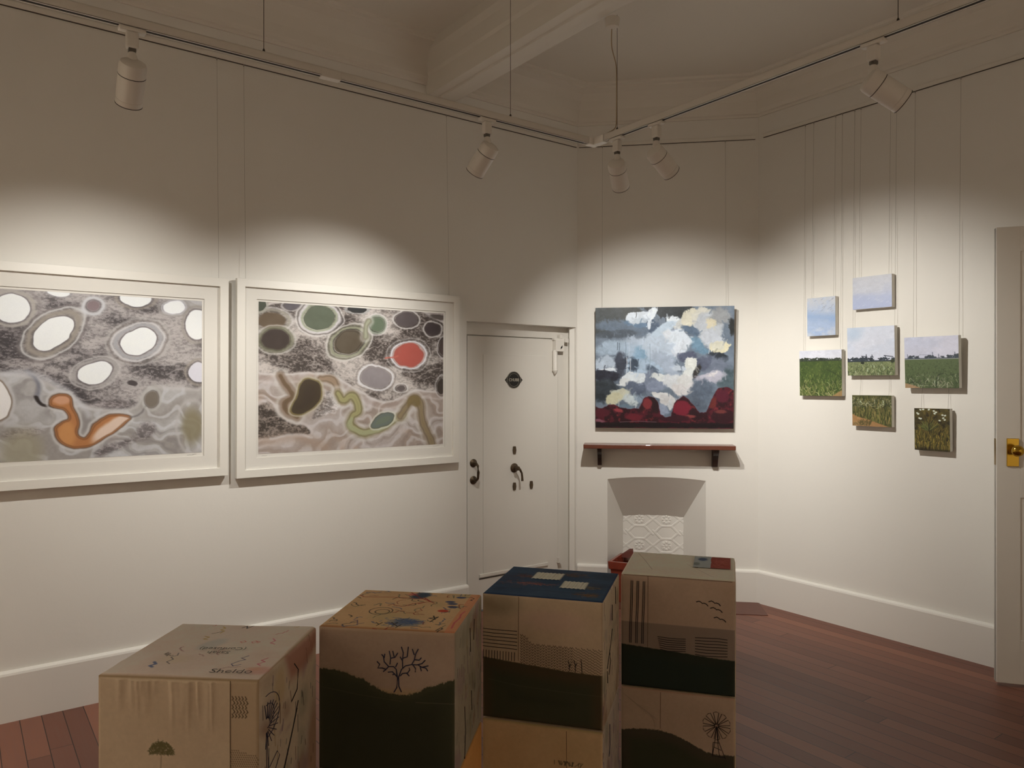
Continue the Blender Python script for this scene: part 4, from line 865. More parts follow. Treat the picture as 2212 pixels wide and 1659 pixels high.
spotw = mat('spotlight white', (216, 210, 200), .38); joint = mat('joint grey metal', (110, 106, 100), .35, metal=.7)
lens = bpy.data.materials.new('lit lamp lens'); lens.use_nodes = True; lb = lens.node_tree.nodes['Principled BSDF']
lb.inputs['Emission Color'].default_value = (*LAMP_COL, 1); lb.inputs['Emission Strength'].default_value = 14.0
def spot(w, x, d, target, label, watts=LAMP_W, size=84, blend=1.0, colr=LAMP_COL):
    base = wp(w, x, d, ZT); tgt = Vector(target)
    t = thing('track_spotlight', label, 'spotlight', base, wang(w), 'white track spotlights')
    inv = Matrix.Rotation(-wang(w), 4, 'Z')
    MB().box(-.045, .045, -.017, .017, -.016, -.0005).box(-.020, .020, -.016, .016, -.074, -.016).build('track_adapter', spotw, t, .005)
    j = Vector((0, 0, -.088))
    kb = MB(); kb.lathe([(0, -.012), (.011, -.010), (.013, 0), (.011, .010), (0, .018)], Matrix.Translation(j), 16); kb.box(-.012, .012, -.010, .010, -.086, -.073); kb.build('swivel_joint', joint, t)
    # head: axis from its rear towards the target
    wj = base + Matrix.Rotation(wang(w), 4, 'Z').to_3x3() @ j
    ax = (tgt - wj).normalized(); al = (inv.to_3x3() @ ax).normalized()
    side = al.cross(Vector((0, 0, 1))).normalized(); upv = side.cross(al).normalized()      # perpendicular, upwards
    rear = j + al*(-.005) - upv*.040 + Vector((0, 0, -.018))
    R = Matrix((side, upv, al)).transposed().to_4x4(); R = Matrix.Translation(rear) @ R
    hd = MB(); r = .046
    hd.lathe([(0, 0), (.030, 0), (.042, .006), (r, .018), (r, .050), (r-.0015, .0505), (r-.0015, .0525), (r, .053), (r, .138), (r-.001, .1385), (r-.001, .140), (r, .1405), (r, .158), (r-.004, .163), (r-.007, .163), (r-.012, .140), (0, .136)], R, 36)
    hdo = hd.build('lamp_head', spotw, t)
    ne = MB(); ne.tube([j, j + Vector((0, 0, -.012)) - upv*.004, rear + upv*.030 + al*.016, rear + upv*.015 + al*.035], [.012, .017, .023, .026], 14); ne.build('neck', spotw, t)
    rg = MB(); rg.lathe([(r+.0003, .0505), (r+.0004, .0508), (r+.0004, .0522), (r+.0003, .0525)], R, 36); rg.build('seam_ring', dark, hdo); MB().lathe([(r-.0035, .1585), (r+.0003, .159), (r+.0003, .1612), (r-.0035, .1618)], R, 36).build('seam_ring', dark, hdo)
    ln_ = MB(); ln_.lathe([(0, .1365), (.0335, .1365), (.0335, .138), (0, .138)], R, 28); ln_.build('lens', lens, hdo)
    ld = bpy.data.lights.new('spot_beam', 'SPOT'); ld.energy = watts; ld.color = colr; ld.spot_size = math.radians(size); ld.spot_blend = blend; ld.shadow_soft_size = .022
    lo_ = bpy.data.objects.new('spot_beam', ld); col.objects.link(lo_); lo_.parent = t
    mouth = R @ Vector((0, 0, .172)); lo_.location = mouth
    q = (-al).to_track_quat('Z', 'Y'); lo_.rotation_mode = 'QUATERNION'; lo_.rotation_quaternion = q
    return t
spot('L', -3.287, DL, wp('L', -3.25, 0, 1.36), 'white track spotlight over the print with the orange pool, away from the corner', watts=LAMP_W*.78, size=96)
spot('L', -1.750, DL, wp('L', -2.02, 0, 1.45), 'white track spotlight tilted at the print with the red pond', watts=LAMP_W*.98, size=90)
spot('R', .569, DR, wp('M', .66, 0, 1.36), 'white track spotlight just beside the track corner, aimed at the stormy painting', watts=LAMP_W*1.35, size=88)
spot('R', .839, DR, wp('R', .82, 0, 1.46), 'white track spotlight second from the track corner, tilted towards the small canvases', watts=LAMP_W*1.42, size=84)
spot('R', 1.914, DR, wp('R', 3.5, 0, 1.10), 'white track spotlight near the open door, seen from its side', watts=LAMP_W*.5, size=44)
# unseen fill spotlights added behind the camera, bouncing ambient light off both rear walls
for k_, (w_, x_, tg, wl_) in enumerate((('R', 3.2, Rend*.8 + far*.2, 'entrance wall, nearer the small canvases'), ('R', 4.2, Rend*.45 + far*.55, 'middle of the entrance wall'),
                       ('L', -4.0, Lend*.8 + far*.2, 'rear wall, nearer the framed prints'), ('L', -4.7, Lend*.45 + far*.55, 'middle of the rear wall'))):
    spot(w_, x_, DL if w_ == 'L' else DR, tg + Vector((0, 0, 0.9)), 'unseen track spotlight added as fill, facing the ' + wl_, watts=REAR_FILL_W, size=110, blend=.8, colr=REAR_FILL_COL)

# ------------------------------------------------------------------ stacked patchwork fabric cubes
calico = painted('printed calico', .85, .35, 900, .15)
plainc = mat('plain calico', (176, 158, 130), .88, bump=.3, bscale=700, spec=.15, var=.08, vscale=9)
thr_d = mat('dark embroidery thread', (38, 32, 34), .8); thr_n = mat('navy embroidery thread', (42, 44, 70), .8); thr_o = mat('olive embroidery thread', (92, 92, 56), .8); seam_m = mat('brown seam thread', (96, 74, 58), .85)
SZ = .435; ER = .012
def cloth_alb(im, gain=1.42):
    im = np.clip(im, 0, 255); g = im.mean(-1, keepdims=True); im = im*.84 + g*.16
    return np.clip(lin(im)*gain, .004, .82)
def panel(name, alb, w, h, parent, T4, disp=None, gain=1.42, m=None):
    """rounded-edge cloth sheet; T4 maps local (x right, y inwards, z up) sheet space to cube space"""
    H, W = alb.shape[:2]; e = ER*.293
    U, V = np.meshgrid(np.linspace(e, w-e, W), np.linspace(h-e, e, H))
    def rr(t, L): q = np.clip(ER-np.minimum(t, L-t), 0, ER); return ER - np.sqrt(np.maximum(ER*ER-q*q, 0))
    D = np.maximum(rr(U, w), rr(V, h))
    if disp is not None: D = D - disp(U/w, V/h)*(1-ss(.7, 1, np.clip(ER*1.5-np.minimum(np.minimum(U, w-U), np.minimum(V, h-V)), 0, ER)/ER))
    P = np.stack([U, D, V, np.ones_like(U)], -1) @ np.array(T4).T
    return grid_mesh(name, P[..., :3], cloth_alb(alb, gain), m or calico, parent)
class Cube:
    def __init__(s, label, x, y, yaw, w, d, z, group='stacked patchwork fabric cubes'):
        s.w, s.d, s.h = w, d, SZ; s.pan = {}
        s.t = thing('fabric_cube', label, 'fabric cube', (x, y, z), math.radians(yaw), group)
        s.Tf = Matrix.Identity(4)                                                                # front
        s.Tr = Matrix(((0, -1, 0, w), (1, 0, 0, 0), (0, 0, 1, 0), (0, 0, 0, 1)))                   # right side
        s.Tl = Matrix(((0, 1, 0, 0), (-1, 0, 0, d), (0, 0, 1, 0), (0, 0, 0, 1)))                   # left side
        s.Tb = Matrix(((-1, 0, 0, w), (0, -1, 0, d), (0, 0, 1, 0), (0, 0, 0, 1)))                  # back
        s.Tt = Matrix(((1, 0, 0, 0), (0, 0, 1, 0), (0, -1, 0, SZ), (0, 0, 0, 1)))                  # top: image up = away
        s.Tu = Matrix(((1, 0, 0, 0), (0, 0, -1, d), (0, 1, 0, 0), (0, 0, 0, 1)))                   # underside
    def face(s, which, im=None, disp=None, gain=1.42):
        T, w, h, nm = {'f': (s.Tf, s.w, s.h, 'front_panel'), 'r': (s.Tr, s.d, s.h, 'side_panel'), 'l': (s.Tl, s.d, s.h, 'side_panel'), 'b': (s.Tb, s.w, s.h, 'back_panel'), 't': (s.Tt, s.w, s.d, 'top_panel'), 'u': (s.Tu, s.w, s.d, 'base_panel')}[which]
        if im is None: im = np.ones((30, 30, 3))*np.array((176, 158, 130.))
        s.pan[which] = panel(nm, im, w, h, s.t, T, disp, gain); return s.pan[which]
    def rest(s, faces):
        for f in faces: s.face(f)
    def stitch(s, which, lines, r=.0011, m=None, name='embroidery', one=True):
        """lines: polylines in (u, v) of the panel, v from its top edge down"""
        T, w, h = {'f': (s.Tf, s.w, s.h), 'r': (s.Tr, s.d, s.h), 't': (s.Tt, s.w, s.d)}[which]
        par = s.pan.get(which, s.t)
        groups = [lines] if one else [[P] for P in lines]
        for g in groups:
            mb = MB()
            for P in g: mb.tube([T @ Vector((u*w, -.0006, h*(1-v))) for u, v in P], r, 5)
            mb.build(name, m or thr_d, par)
def cpic(W, H, px, base, seed):
    p = Pic(1000, 1000*H/W, px, base, seed); p.X, p.Y = p.X0, p.Y0
    n = (p.n(260, 4)-.5)*16; p.im += n[..., None]*np.array((1, .97, .9)); n = (p.n(20, 3)-.5)*8; p.im += n[..., None]
    return p
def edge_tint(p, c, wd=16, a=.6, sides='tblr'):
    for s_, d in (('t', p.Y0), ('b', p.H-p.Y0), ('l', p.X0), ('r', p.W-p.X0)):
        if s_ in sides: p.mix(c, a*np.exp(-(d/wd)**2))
def blot(p, n, cols, smin, smax, a=.5):
    for k in range(n):
        c = cols[p.rng.integers(len(cols))]; x, y = p.rng.uniform(0, p.W), p.rng.uniform(0, p.H); s_ = p.rng.uniform(smin, smax)
        p.fill(p.dell(x, y, s_, s_*p.rng.uniform(.4, 1.6), p.rng.uniform(0, 180)), c, s_*.6, a*p.rng.uniform(.4, 1))
def doodle(p, n, cols, size, wd, seed, a=.8):
    r = np.random.default_rng(seed)
    for k in range(n):
        x, y = r.uniform(20, p.W-20), r.uniform(20, p.H-20); c = cols[r.integers(len(cols))]; P = [(x, y)]; ang = r.uniform(0, 6.3)
        for j in range(r.integers(3, 9)):
            ang += r.normal(0, .9); L_ = size*r.uniform(.2, .6); P.append((P[-1][0]+L_*math.cos(ang), P[-1][1]+L_*math.sin(ang)))
        p.scrawl(P, wd*r.uniform(.7, 1.3), c, a)
def dirty_side(W, seed, base=(178, 162, 138), marks=None):
    p = cpic(W, SZ, 170, base, seed)
    p.warp(20, 120)
    blot(p, 26, [(120, 84, 66), (150, 140, 134), (110, 112, 90), (150, 120, 96), (130, 100, 110)], 30, 110, .45)
    r = np.random.default_rng(seed+3)
    for k in range(60):
        x, y = r.uniform(0, 1000), r.uniform(0, p.H); L_ = r.uniform(20, 120); c = [(60, 54, 56), (90, 60, 50), (70, 80, 70), (140, 110, 60), (80, 60, 90), (60, 56, 54)][r.integers(6)]
        p.stroke(x, y, x+r.normal(0, 12), y+L_, r.uniform(6, 16), c, .55)
    return p
G1, G2 = (62, 64, 46), (40, 50, 42)
# ---- geometry of the four stacks (front left corner, yaw, width, depth)
ST = [(-1.044, 1.885, -4.8, .424, .412), (-.587, 2.268, -8.7, .426, .408), (-.106, 2.627, -15.7, .428, .402), (.419, 2.901, -16.2, .428, .388)]

# cube 1, top of the first stack: pale, with written names
x, y, yaw, w, d = ST[0]
c = Cube('pale calico cube with handwritten names on its lid and a pleated front', x, y, yaw, w, d, SZ)
p = cpic(w, d, 330, (206, 190, 178), 41); p.warp(10, 120)
blot(p, 10, [(190, 196, 190), (200, 186, 150), (182, 170, 160)], 60, 200, .35)
p.X, p.Y = p.X0, p.Y0
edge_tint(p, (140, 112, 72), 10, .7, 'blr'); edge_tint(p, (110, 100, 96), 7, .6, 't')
p.fill(p.dell(430, 410, 70, 120, 20), (160, 172, 172), 40, .5); p.fill(p.dell(940, 820, 70, 60, 0), (196, 140, 128), 30, .6); p.fill(p.dell(890, 800, 50, 26, 0), (200, 150, 120), 20, .5)
for P, c_ in (([(330, 40), (360, 70), (345, 110), (380, 130), (375, 180)], (176, 150, 70)), ([(300, 250), (340, 270), (320, 310), (352, 320)], (170, 140, 60)), ([(320, 190), (350, 170), (370, 140)], (120, 108, 96)), ([(480, 60), (500, 20), (520, 70), (545, 15)], (70, 66, 66))): p.scrawl(P, 9, c_, .75)
doodle(p, 7, [(176, 90, 96), (150, 110, 110), (170, 150, 90)], 50, 8, 5, .5)
p.fill(p.dline([(235, 770), (262, 800), (240, 830), (268, 850)])-9, (74, 92, 140), 5, .8)
for P in ([(300, 600), (320, 650), (300, 690), (330, 720), (310, 760), (345, 790)],): p.scrawl(P, 7, (96, 92, 96), .7)
p.scrawl([(620, 330), (600, 350), (620, 370), (640, 350), (620, 330)], 6, (190, 100, 96), .7); p.scrawl([(700, 330), (680, 350), (695, 372), (720, 350), (700, 330), (735, 345), (725, 370)], 6, (190, 100, 96), .7)
p.scrawl([(800, 280), (830, 320), (815, 360), (850, 380)], 9, (190, 100, 120), .7); p.scrawl([(905, 620), (880, 660), (910, 680), (880, 720), (905, 740)], 9, (190, 90, 110), .7)
p.scrawl([(770, 600), (740, 640), (775, 660), (745, 690), (720, 740), (745, 770), (780, 740)], 6, (80, 80, 110), .8)
t_ = c.face('t', p.im, lambda u, v: .0025*np.sin(u*5)*np.sin(v*4+1) + .002*np.exp(-((v-.2-.3*u)/.05)**2))
ink = mat('black laundry ink', (40, 38, 38), .8); ink2 = mat('faded green ink', (76, 84, 72), .8)
text_mesh('lettering', 'Sheldo', .036, ink, c.t, (w*.775, d*.115, SZ+.0012), (0, 0, math.radians(2)), .0002, 1.15, -.0006)
text_mesh('lettering', 'Sarah\n(Confused)', .029, ink2, c.t, (w*.555, d*.44, SZ+.004), (0, 0, math.radians(180+3)), .0002, 1.0, -.0004)
text_mesh('lettering', 'Vicky', .024, ink2, c.t, (w*.27, d*.33, SZ+.003), (0, 0, math.radians(-40)), .0002, 1.0, -.0003)
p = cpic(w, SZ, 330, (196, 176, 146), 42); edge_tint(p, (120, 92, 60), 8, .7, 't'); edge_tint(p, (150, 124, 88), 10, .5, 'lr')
p.mix((170, 146, 112), .5*(p.X0 > 825))
for yy in range(0, 5):
    for xx in range(0, 5): p.scrawl([(838+xx*20+(yy % 2)*8, 95+yy*26), (846+xx*20+(yy % 2)*8, 108+yy*26), (838+xx*20+(yy % 2)*8, 116+yy*26)], 6, (92, 76, 58), .8)
rg_ = p.rng
for k in range(520):
    a = rg_.uniform(0, 6.3); q = rg_.uniform(0, 1)**.5; X_, Y_ = 400+78*q*math.cos(a), 455-75*abs(q*math.sin(a)); p.stroke(X_, Y_, X_+rg_.normal(0, 6), Y_+rg_.normal(0, 6), 5, (104, 98, 62), .6)
for yy in range(0, 34):
    for xx in range(0, 13):
        X_ = 830+xx*13+(yy % 2)*6; Y_ = 400+yy*13
        if Y_ > 400+.25*(X_-830): p.fill(p.dell(X_, Y_, 2.5, 2.5), (100, 84, 66), 2, .8) if False else p.stroke(X_, Y_, X_+2, Y_+3, 5, (104, 86, 68), .75)
p.scrawl([(400, 460), (396, 560), (385, 700)], 7, (150, 130, 100), .7)
prs = np.random.default_rng(7); fo = [(prs.uniform(.12, .80), prs.uniform(.010, .022), prs.uniform(.12, .42), prs.uniform(.0012, .0040), prs.uniform(-.05, .05)) for _ in range(20)]
def pleats(u, v):
    s_ = np.zeros_like(u); t = 1-v
    for u0, wd, ln, am, sl in fo: s_ += am*np.exp(-((u-u0-sl*t)/wd)**2)*(1-ss(ln*.4, ln, t))
    return s_*(u < .82)
c.face('f', p.im, pleats)
c.stitch('f', [[(.823, .01), (.822, .3), (.824, .6), (.822, .99)]], .0008, seam_m, 'seam')
p = dirty_side(d, 43, (184, 168, 142)); p.fill(p.dpoly([(380, -20), (1020, -20), (1020, 120), (700, 200), (480, 190)]), (150, 92, 76), 60, .7); p.fill(p.dell(300, 160, 90, 120), (176, 146, 96), 50, .5); p.fill(p.dell(930, 850, 120, 300), (150, 96, 66), 80, .5)
c.face('r', p.im)
L_ = []
cx_, cy_ = .10, .30
for k in range(15):
    a = math.radians(-100 + k*14); L_.append([(cx_+.04*math.cos(a), cy_+.04*math.sin(a)), (cx_+.19*math.cos(a), cy_+.13*math.sin(a))])
for R_ in (.11, .20): L_.append([(cx_+R_*math.cos(math.radians(a)), cy_-.05+R_*.62*math.sin(math.radians(a))) for a in range(-95, 96, 12)])
L_ += [[(.09, .34), (.10, .6), (.12, .99)], [(.10, .34), (.14, .7), (.20, .99)], [(.14, .56), (.26, .52), (.30, .56), (.17, .66)], [(.10, .55), (.13, .60)], [(.105, .7), (.15, .75)]]
c.stitch('r', L_, .0010, thr_n)
c.stitch('r', [[(.62, .36), (.52, .50), (.40, .64), (.22, .84), (.10, .98)], [(.60, .40), (.50, .53), (.36, .70)], [(.55, .10), (.62, .16), (.60, .28), (.50, .32)]], .0016, thr_d, 'embroidery', False)
c.rest('lbu')
# cube 2, top of the second stack: bare tree over a dark hill
x, y, yaw, w, d = ST[1]
c = Cube('fabric cube with embroidered bare tree over dark hill, lid scribbled red and blue', x, y, yaw, w, d, SZ)
p = cpic(w, d, 330, (200, 164, 118), 51); p.warp(8, 100); blot(p, 12, [(204, 176, 120), (190, 150, 110), (196, 176, 130), (170, 160, 110)], 50, 160, .5); p.X, p.Y = p.X0, p.Y0
edge_tint(p, (150, 96, 60), 16, .8, 'b'); p.mix((206, 130, 92), .7*(p.X0 > 925))
doodle(p, 60, [(70, 66, 60), (90, 96, 80), (70, 80, 120), (140, 60, 50), (96, 90, 70), (60, 56, 50)], 60, 8, 6, .7)
p.fill(p.dell(600, 800, 110, 70, 0), (70, 92, 130), 50, .75)
for k in range(60): X_, Y_ = p.rng.normal(600, 80), p.rng.normal(790, 45); p.stroke(X_, Y_, X_+p.rng.normal(0, 60), Y_+p.rng.normal(0, 20), 7, (54, 84, 140), .7)
p.fill(p.dell(520, 110, 70, 100, 20), (44, 66, 90), 24, .9); p.fill(p.dell(450, 90, 40, 30, 0), (200, 90, 90), 20, .7)
for P in ([(60, 215), (300, 190), (520, 200), (600, 200)], [(560, 160), (640, 260), (560, 330)], [(420, 40), (520, 160), (680, 300)], [(600, 290), (520, 340), (480, 400)], [(60, 200), (20, 170)]): p.scrawl(P, 9, (150, 44, 40), .85)
for cx_, cy_, rx, ry in ((330, 560, 90, 90), (345, 575, 55, 55)): p.scrawl([(cx_+rx*math.cos(a*.42), cy_+ry*math.sin(a*.42)) for a in range(16)], 7, (60, 54, 50), .85)
for x_, y_ in ((860, 120), (800, 250), (830, 300), (850, 380)): p.fill(p.dell(x_, y_, 40, 24, 0), (50, 64, 110), 8, .9)
p.fill(p.dell(800, 490, 42, 30, 0), (190, 54, 36), 6, .95); p.scrawl([(760, 620), (790, 700), (740, 680), (800, 640), (770, 760)], 10, (40, 36, 34), .9); p.scrawl([(860, 940), (880, 880), (900, 900), (870, 960)], 8, (60, 50, 46), .9)
p.scrawl([(958, 880), (950, 760), (965, 640), (955, 560), (968, 480)], 12, (190, 60, 90), .55); p.scrawl([(200, 860), (230, 800), (260, 880), (300, 860)], 8, (90, 70, 100), .7)
for a, b in ((410, 900), (520, 880), (560, 930)): p.scrawl([(a, b), (a+20, b-70), (a+8, b-30), (a-24, b-66)], 8, (50, 46, 42), .85)
c.face('t', p.im)
p = cpic(w, SZ, 330, (166, 144, 124), 52); p.warp(4, 60); p.fill(p.dell(430, 330, 60, 60), (170, 140, 80), 40, .0)
edge_tint(p, (176, 150, 120), 40, .4, 't'); p.fill(p.dell(620, 470, 260, 60), (176, 146, 98), 50, .5)
HL = [(-10, 298), (100, 300), (200, 318), (330, 358), (400, 398), (470, 432), (560, 452), (660, 450), (740, 425), (800, 392), (900, 360), (1010, 322), (1010, 1100), (-10, 1100)]
dd = p.dpoly(HL) + (p.n(12, 2)-.5)*22; p.fill(dd, G1, 5); p.mix((50, 52, 38), .6*ss(0, 200, -dd)); p.mix((80, 78, 54), .35*np.exp(-((dd+16)/20)**2))
p.scrawl([(20, 430), (300, 470), (620, 500)], 3, (96, 92, 70), .4); p.scrawl([(720, 500), (1000, 494)], 3, (110, 104, 84), .6)
c.face('f', p.im)
def cu2(P): return [((a-25)/1083, (b-548-.048*(a-25))/1145) for a, b in P]
T_ = [[(632, 1068), (655, 1030), (660, 960), (650, 890), (630, 868), (590, 868), (555, 830), (550, 790), (535, 772)], [(690, 1066), (670, 1020), (668, 950), (690, 890), (720, 862), (770, 850), (790, 815), (800, 770), (822, 728)], [(655, 940), (652, 900)], [(700, 880), (698, 820), (705, 760), (690, 712)],
      [(698, 820), (680, 790)], [(703, 800), (735, 790), (745, 712)], [(590, 868), (570, 890), (540, 880), (505, 880), (520, 850), (498, 828)], [(570, 890), (548, 908)], [(600, 850), (606, 800), (595, 745)], [(606, 802), (640, 795), (662, 760)], [(635, 797), (622, 745)], [(645, 870), (660, 838)],
      [(795, 812), (830, 815), (846, 796)], [(790, 775), (775, 728)], [(770, 850), (810, 852), (850, 842), (876, 815)], [(820, 852), (850, 870), (900, 858)], [(850, 870), (880, 876), (896, 900)], [(835, 860), (846, 900)], [(780, 852), (800, 880), (798, 908)], [(660, 950), (620, 908), (585, 912)], [(640, 925), (622, 932)],
      [(680, 940), (700, 920), (740, 915), (756, 890), (750, 876)], [(730, 916), (752, 940)], [(555, 800), (560, 768)]]
c.stitch('f', [cu2(P) for P in T_], .0017, thr_n, 'embroidered_tree')
c.face('r', dirty_side(d, 53, (150, 140, 118)).im)
c.stitch('r', [[(.30, .62), (.33, .8), (.30, .99)], [(.5, .12), (.52, .3)], [(.66, .1), (.64, .25)], [(.55, .6), (.57, .75)]], .0016, thr_d, 'embroidery', False)
c.rest('lbu')
# cube 3, top of the third stack: blue quilted lid
x, y, yaw, w, d = ST[2]
c = Cube('fabric cube with a blue patched lid over stitched crop rows', x, y, yaw, w, d, SZ)
p = cpic(w, d, 330, (46, 70, 100), 61); p.warp(14, 60); blot(p, 14, [(48, 58, 84), (40, 76, 106), (60, 62, 78), (38, 52, 74)], 50, 150, .6)
r = p.rng
def brown(cx, cy, rx, ry, cc, n=120):
    for k in range(n): X_, Y_ = r.normal(cx, rx*.5), r.normal(cy, ry*.5); p.stroke(X_, Y_, X_+r.normal(0, 26), Y_+r.normal(0, 8), 12, np.array(cc)*r.uniform(.7, 1.2), .45)
brown(300, 330, 170, 60, (104, 74, 66)); brown(330, 560, 190, 60, (146, 82, 78)); brown(200, 300, 80, 80, (80, 60, 70), 60); brown(620, 180, 130, 70, (96, 76, 70)); brown(820, 560, 110, 60, (90, 84, 76)); brown(850, 790, 110, 60, (110, 80, 60))
p.X, p.Y = p.X0, p.Y0
for v_ in (250, 500, 750): p.scrawl([(0, v_), (1000, v_+8)], 6, (24, 40, 66), .7); 
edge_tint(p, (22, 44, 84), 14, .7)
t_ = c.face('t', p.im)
for (u0, u1, v0, v1) in ((.285, .535, .20, .43), (.585, .795, .45, .68)):
    pp = cpic(.1, .08, 80, (196, 196, 182), 62); 
    for k in range(9): pp.scrawl([(70+k*105, 60), (60+k*105, 740)], 16, (160, 160, 146), .6)
    H_, W_ = pp.im.shape[:2]; X_, Y_ = np.meshgrid(np.linspace(u0, u1, W_)*w, np.linspace(1-v0, 1-v1, H_)*d)
    dxx = np.zeros_like(X_); e_ = .003*np.sin(np.linspace(0, 60, H_)); X_ = X_ + (np.linspace(-1, 1, W_)**9)[None]*e_[:, None]
    grid_mesh('pale_patch', np.stack([X_, Y_, np.full_like(X_, SZ+.0022)+.0008*np.sin(X_*400)], -1), cloth_alb(pp.im), calico, c.t)
p = cpic(w, SZ, 330, (184, 162, 132), 63); p.fill(p.dell(150, 60, 170, 100), (120, 108, 84), 80, .5); p.fill(p.dell(600, 180, 260, 80), (188, 150, 140), 80, .35)
r = p.rng
for k in range(30):
    for j in range(15):
        X_ = 325+k*23; Y_ = 310+j*22 + (k % 2)*8
        top = 300 + max(0, (420-X_))*-0.6 + 60 if X_ < 430 else 362
        if Y_ > top and Y_ < 640: 
            if X_ < 760: p.stroke(X_, Y_, X_+9, Y_+14, 4.5, (78, 62, 54), .8); p.stroke(X_+18, Y_, X_+9, Y_+14, 4.5, (78, 62, 54), .8)
            else: p.stroke(X_, Y_, X_+3, Y_+5, 6, (92, 76, 64), .8); p.stroke(X_+11, Y_+9, X_+14, Y_+14, 6, (92, 76, 64), .8)
dd = p.dpoly([(-10, 520), (300, 545), (700, 574), (1010, 580), (1010, 1100), (-10, 1100)]) + (p.n(16, 2)-.5)*8
p.fill(dd, (74, 64, 44), 5); p.mix(G1, ss(30, 150, -dd)); p.mix((50, 54, 40), ss(200, 330, -dd)*.7); p.scrawl([(50, 700), (300, 730), (620, 740), (1000, 745)], 3, (96, 100, 80), .4)
edge_tint(p, (150, 128, 100), 10, .6, 'lr')
c.face('f', p.im)
c.stitch('f', [[(.313, .01), (.312, .3), (.311, .52)]], .0008, seam_m, 'seam')
L_ = [[(.01, .285+.028*k), (.10, .288+.028*k), (.20, .287+.028*k), (.30, .285+.029*k)] for k in range(6)]
c.stitch('f', L_, .0012)
L_ = [[(.015+.024*k, .455), (.014+.024*k, .525)] for k in range(12)]
c.stitch('f', L_, .0012)
L_ = [[(.83, .565), (.828, .50), (.822, .46)], [(.778, .56), (.776, .50), (.765, .47)], [(.777, .52), (.79, .49)], [(.73, .555), (.727, .50), (.718, .48)], [(.728, .53), (.742, .50)]]
c.stitch('f', L_, .0012, None, 'embroidered_sapling', False)
c.face('r', dirty_side(d, 64, (176, 160, 134)).im); c.stitch('r', [[(.5, .15), (.5, .28)], [(.35, .5), (.4, .58), (.3, .66)], [(.7, .05), (.72, .2)], [(.2, .6), (.22, .7)], [(.5, .35), (.4, .45), (.2, .58)]], .0018, thr_d, 'embroidery', False)
c.rest('lbu')
# cube 4, top of the fourth stack: white lid with small red and blue patch
x, y, yaw, w, d = ST[3]
c = Cube('fabric cube with a white lid, small red and blue patch and four stitched birds', x, y, yaw, w, d, SZ)
p = cpic(w, d, 330, (206, 196, 178), 71); edge_tint(p, (214, 204, 188), 30, .5, 'b')
for k in range(7): p.scrawl([(220+k*10, 400+k*46), (420, 380+k*50), (640, 420+k*44), (860, 400+k*50)], 4, (184, 174, 156), .6)
p.scrawl([(60, 60), (150, 330), (260, 700)], 6, (150, 140, 124), .7); p.scrawl([(560, 400), (700, 640), (820, 860)], 4, (150, 140, 126), .6)
for k in range(18): p.stroke(80+k*45, 30, 100+k*45, 32, 5, (130, 120, 110), .6)
c.face('t', p.im, lambda u, v: .0022*np.exp(-((v-.06)/.05)**2))
pp = cpic(.1, .06, 130, (150, 62, 50), 72); pp.warp(20, 150); pp.mix((150, 160, 164), 1.0*(pp.X < 470)); pp.fill(pp.dell(240, 160, 130, 80), (54, 72, 110), 40, .8); pp.fill(pp.dell(80, 420, 90, 80), (90, 100, 96), 30, .6)
for k in range(14): pp.stroke(pp.rng.uniform(520, 960), pp.rng.uniform(40, 560), pp.rng.uniform(520, 960), pp.rng.uniform(40, 560), 20, (176, 92, 76), .4)
H_, W_ = pp.im.shape[:2]; X_, Y_ = np.meshgrid(np.linspace(.62, .955, W_)*w, np.linspace(.92, .42, H_)*d)
grid_mesh('small_patch', np.stack([X_, Y_, np.full_like(X_, SZ+.003)], -1), cloth_alb(pp.im), calico, c.t)
p = cpic(w, SZ, 330, (176, 152, 130), 73)
p.mix((132, 116, 104), .85*ss(425, 432, p.Y0 - .0*p.X0)); p.mix((186, 160, 138), .4*np.exp(-((p.Y0-20)/30)**2))
dd = p.dpoly([(-10, 636), (200, 650), (500, 668), (780, 690), (1010, 700), (1010, 1100), (-10, 1100)]) + (p.n(16, 2)-.5)*6
p.fill(dd, (44, 50, 40), 5); p.mix(G2, ss(20, 120, -dd))
c.face('f', p.im)
c.stitch('f', [[(.247, .01), (.246, .3), (.243, .64)], [(.03, .012), (.3, .010), (.6, .012), (.97, .012)]], .0008, seam_m, 'seam', False)
L_ = []
for u0 in (.105, .158, .212):
    for du in (-.007, .007): L_.append([(u0+du, .06), (u0+du-.004, .25), (u0+du-.012, .45), (u0+du-.014, .61)])
c.stitch('f', L_, .0014); L_ = []
for k in range(7): L_.append([(.33+.004*k, .535+.018*k), (.42, .54+.019*k), (.50, .54+.018*k), (.575, .535+.018*k)])
c.stitch('f', L_, .0014); L_ = []
for k in range(7): L_.append([(.655, .515+.024*k), (.75, .51+.026*k), (.85, .505+.026*k), (.93, .51+.024*k)])
c.stitch('f', L_, .0014)
L_ = []
for u0, v0 in ((.665, .20), (.77, .19), (.785, .245), (.815, .325)): L_.append([(u0, v0+.005), (u0+.025, v0-.004), (u0+.045, v0+.006), (u0+.052, v0+.014), (u0+.066, v0+.010), (u0+.088, v0+.018), (u0+.102, v0+.034)])
c.stitch('f', L_, .0018, None, 'embroidered_bird', False)
c.rest('rlbu')
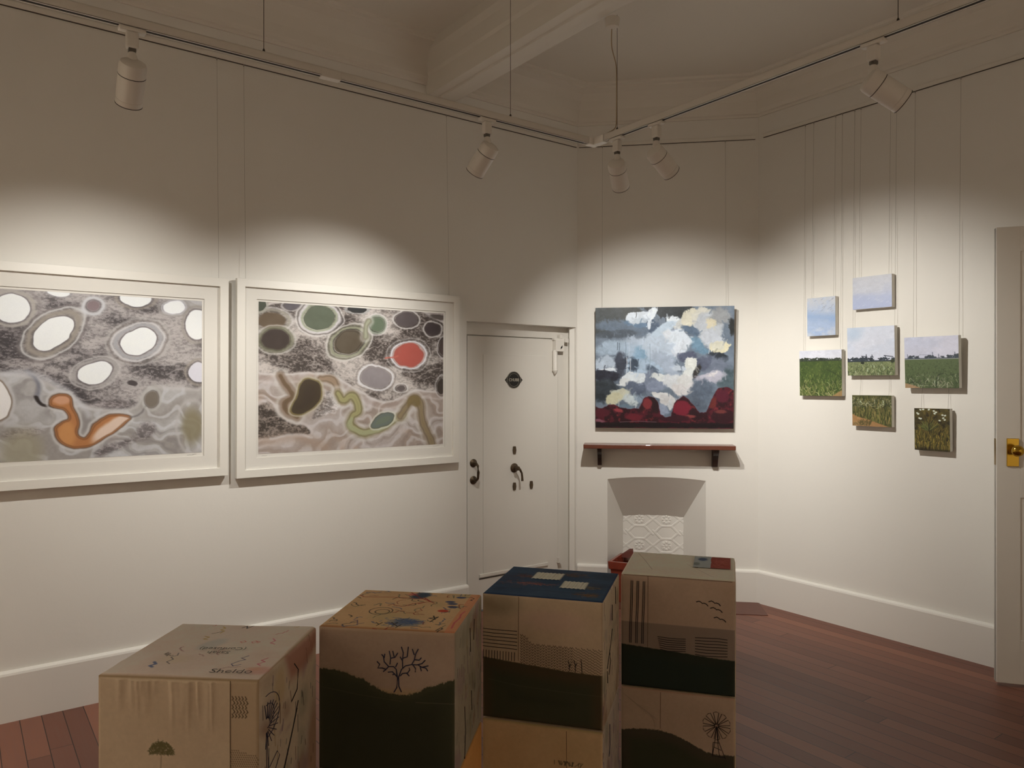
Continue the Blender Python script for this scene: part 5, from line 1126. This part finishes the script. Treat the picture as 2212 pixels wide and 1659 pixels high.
# lower cubes
x, y, yaw, w, d = ST[3]
c = Cube('lower fabric cube with a stitched windmill over a dark hill', x, y, yaw, w, d, 0)
p = cpic(w, SZ, 330, (178, 154, 130), 81); p.warp(3, 40)
dd = p.dpoly([(-10, 400), (60, 380), (200, 362), (330, 358), (450, 376), (560, 412), (660, 460), (760, 500), (860, 512), (1010, 500), (1010, 1100), (-10, 1100)]) + (p.n(14, 2)-.5)*14
p.fill(dd, (72, 66, 52), 6); p.mix(G1, ss(30, 140, -dd)); edge_tint(p, (150, 90, 70), 12, .4, 't'); edge_tint(p, (190, 160, 110), 8, .7, 'r')
for k in range(12): p.scrawl([(20+k*20, 60+k*16), (150+k*16, 150+k*10), (300, 170+k*18)], 3, (150, 130, 110), .6)
c.face('f', p.im); c.stitch('f', [[(.357, .02), (.356, .2), (.355, .34)]], .0008, seam_m, 'seam')
L_ = []; hx, hy, R_ = .838, .255, .115
for k in range(10):
    a0 = 2*math.pi*(k+.12)/10; a1 = 2*math.pi*(k+.78)/10
    L_.append([(hx+.012*math.cos(a0), hy+.012*math.sin(a0)), (hx+R_*math.cos(a0), hy+R_*math.sin(a0)), (hx+R_*1.04*math.cos((a0+a1)/2), hy+R_*1.04*math.sin((a0+a1)/2)), (hx+R_*math.cos(a1), hy+R_*math.sin(a1)), (hx+.012*math.cos(a1), hy+.012*math.sin(a1))])
L_ += [[(hx, hy), (hx-.012, .38), (hx-.035, .52)], [(hx, hy), (hx+.015, .38), (hx+.075, .53)], [(hx, hy), (hx+.010, .40), (hx+.025, .52)], [(hx-.035, .515), (hx+.07, .52)], [(hx-.028, .40), (hx+.02, .40)], [(hx-.028, .40), (hx-.035, .515)], [(hx-.02, .44), (hx+.04, .46)]]
c.stitch('f', L_, .0011, thr_d, 'embroidered_windmill'); c.rest('rlbtu')
x, y, yaw, w, d = ST[2]
c = Cube('plain lower fabric cube beneath the one with the blue lid', x, y, yaw, w, d, 0)
p = cpic(w, SZ, 300, (196, 166, 120), 82); edge_tint(p, (120, 110, 60), 14, .5, 't')
for k in range(24): X_ = 700+p.rng.normal(0, 60); p.stroke(X_, 300, X_+p.rng.normal(0, 16), 268, 4, (90, 76, 60), .8)
c.face('f', p.im); c.stitch('f', [[(.705, .03), (.707, .3), (.71, .99)]], .0008, seam_m, 'seam')
p = dirty_side(d, 83, (170, 156, 140)); c.face('r', p.im); c.stitch('r', [[(.35, .08), (.36, .25), (.3, .32)]], .002, thr_n); c.rest('lbtu')
x, y, yaw, w, d = ST[1]
c = Cube('orange sided lower fabric cube beneath the one with the bare tree', x, y, yaw, w, d, 0)
p = cpic(d, SZ, 200, (206, 146, 76), 84); edge_tint(p, (150, 110, 60), 14, .5, 't'); c.face('r', p.im); c.rest('flbtu')
x, y, yaw, w, d = ST[0]
c = Cube('lower fabric cube beneath the one with written names, outside the picture', x, y, yaw, w, d, 0); c.rest('frlbtu')
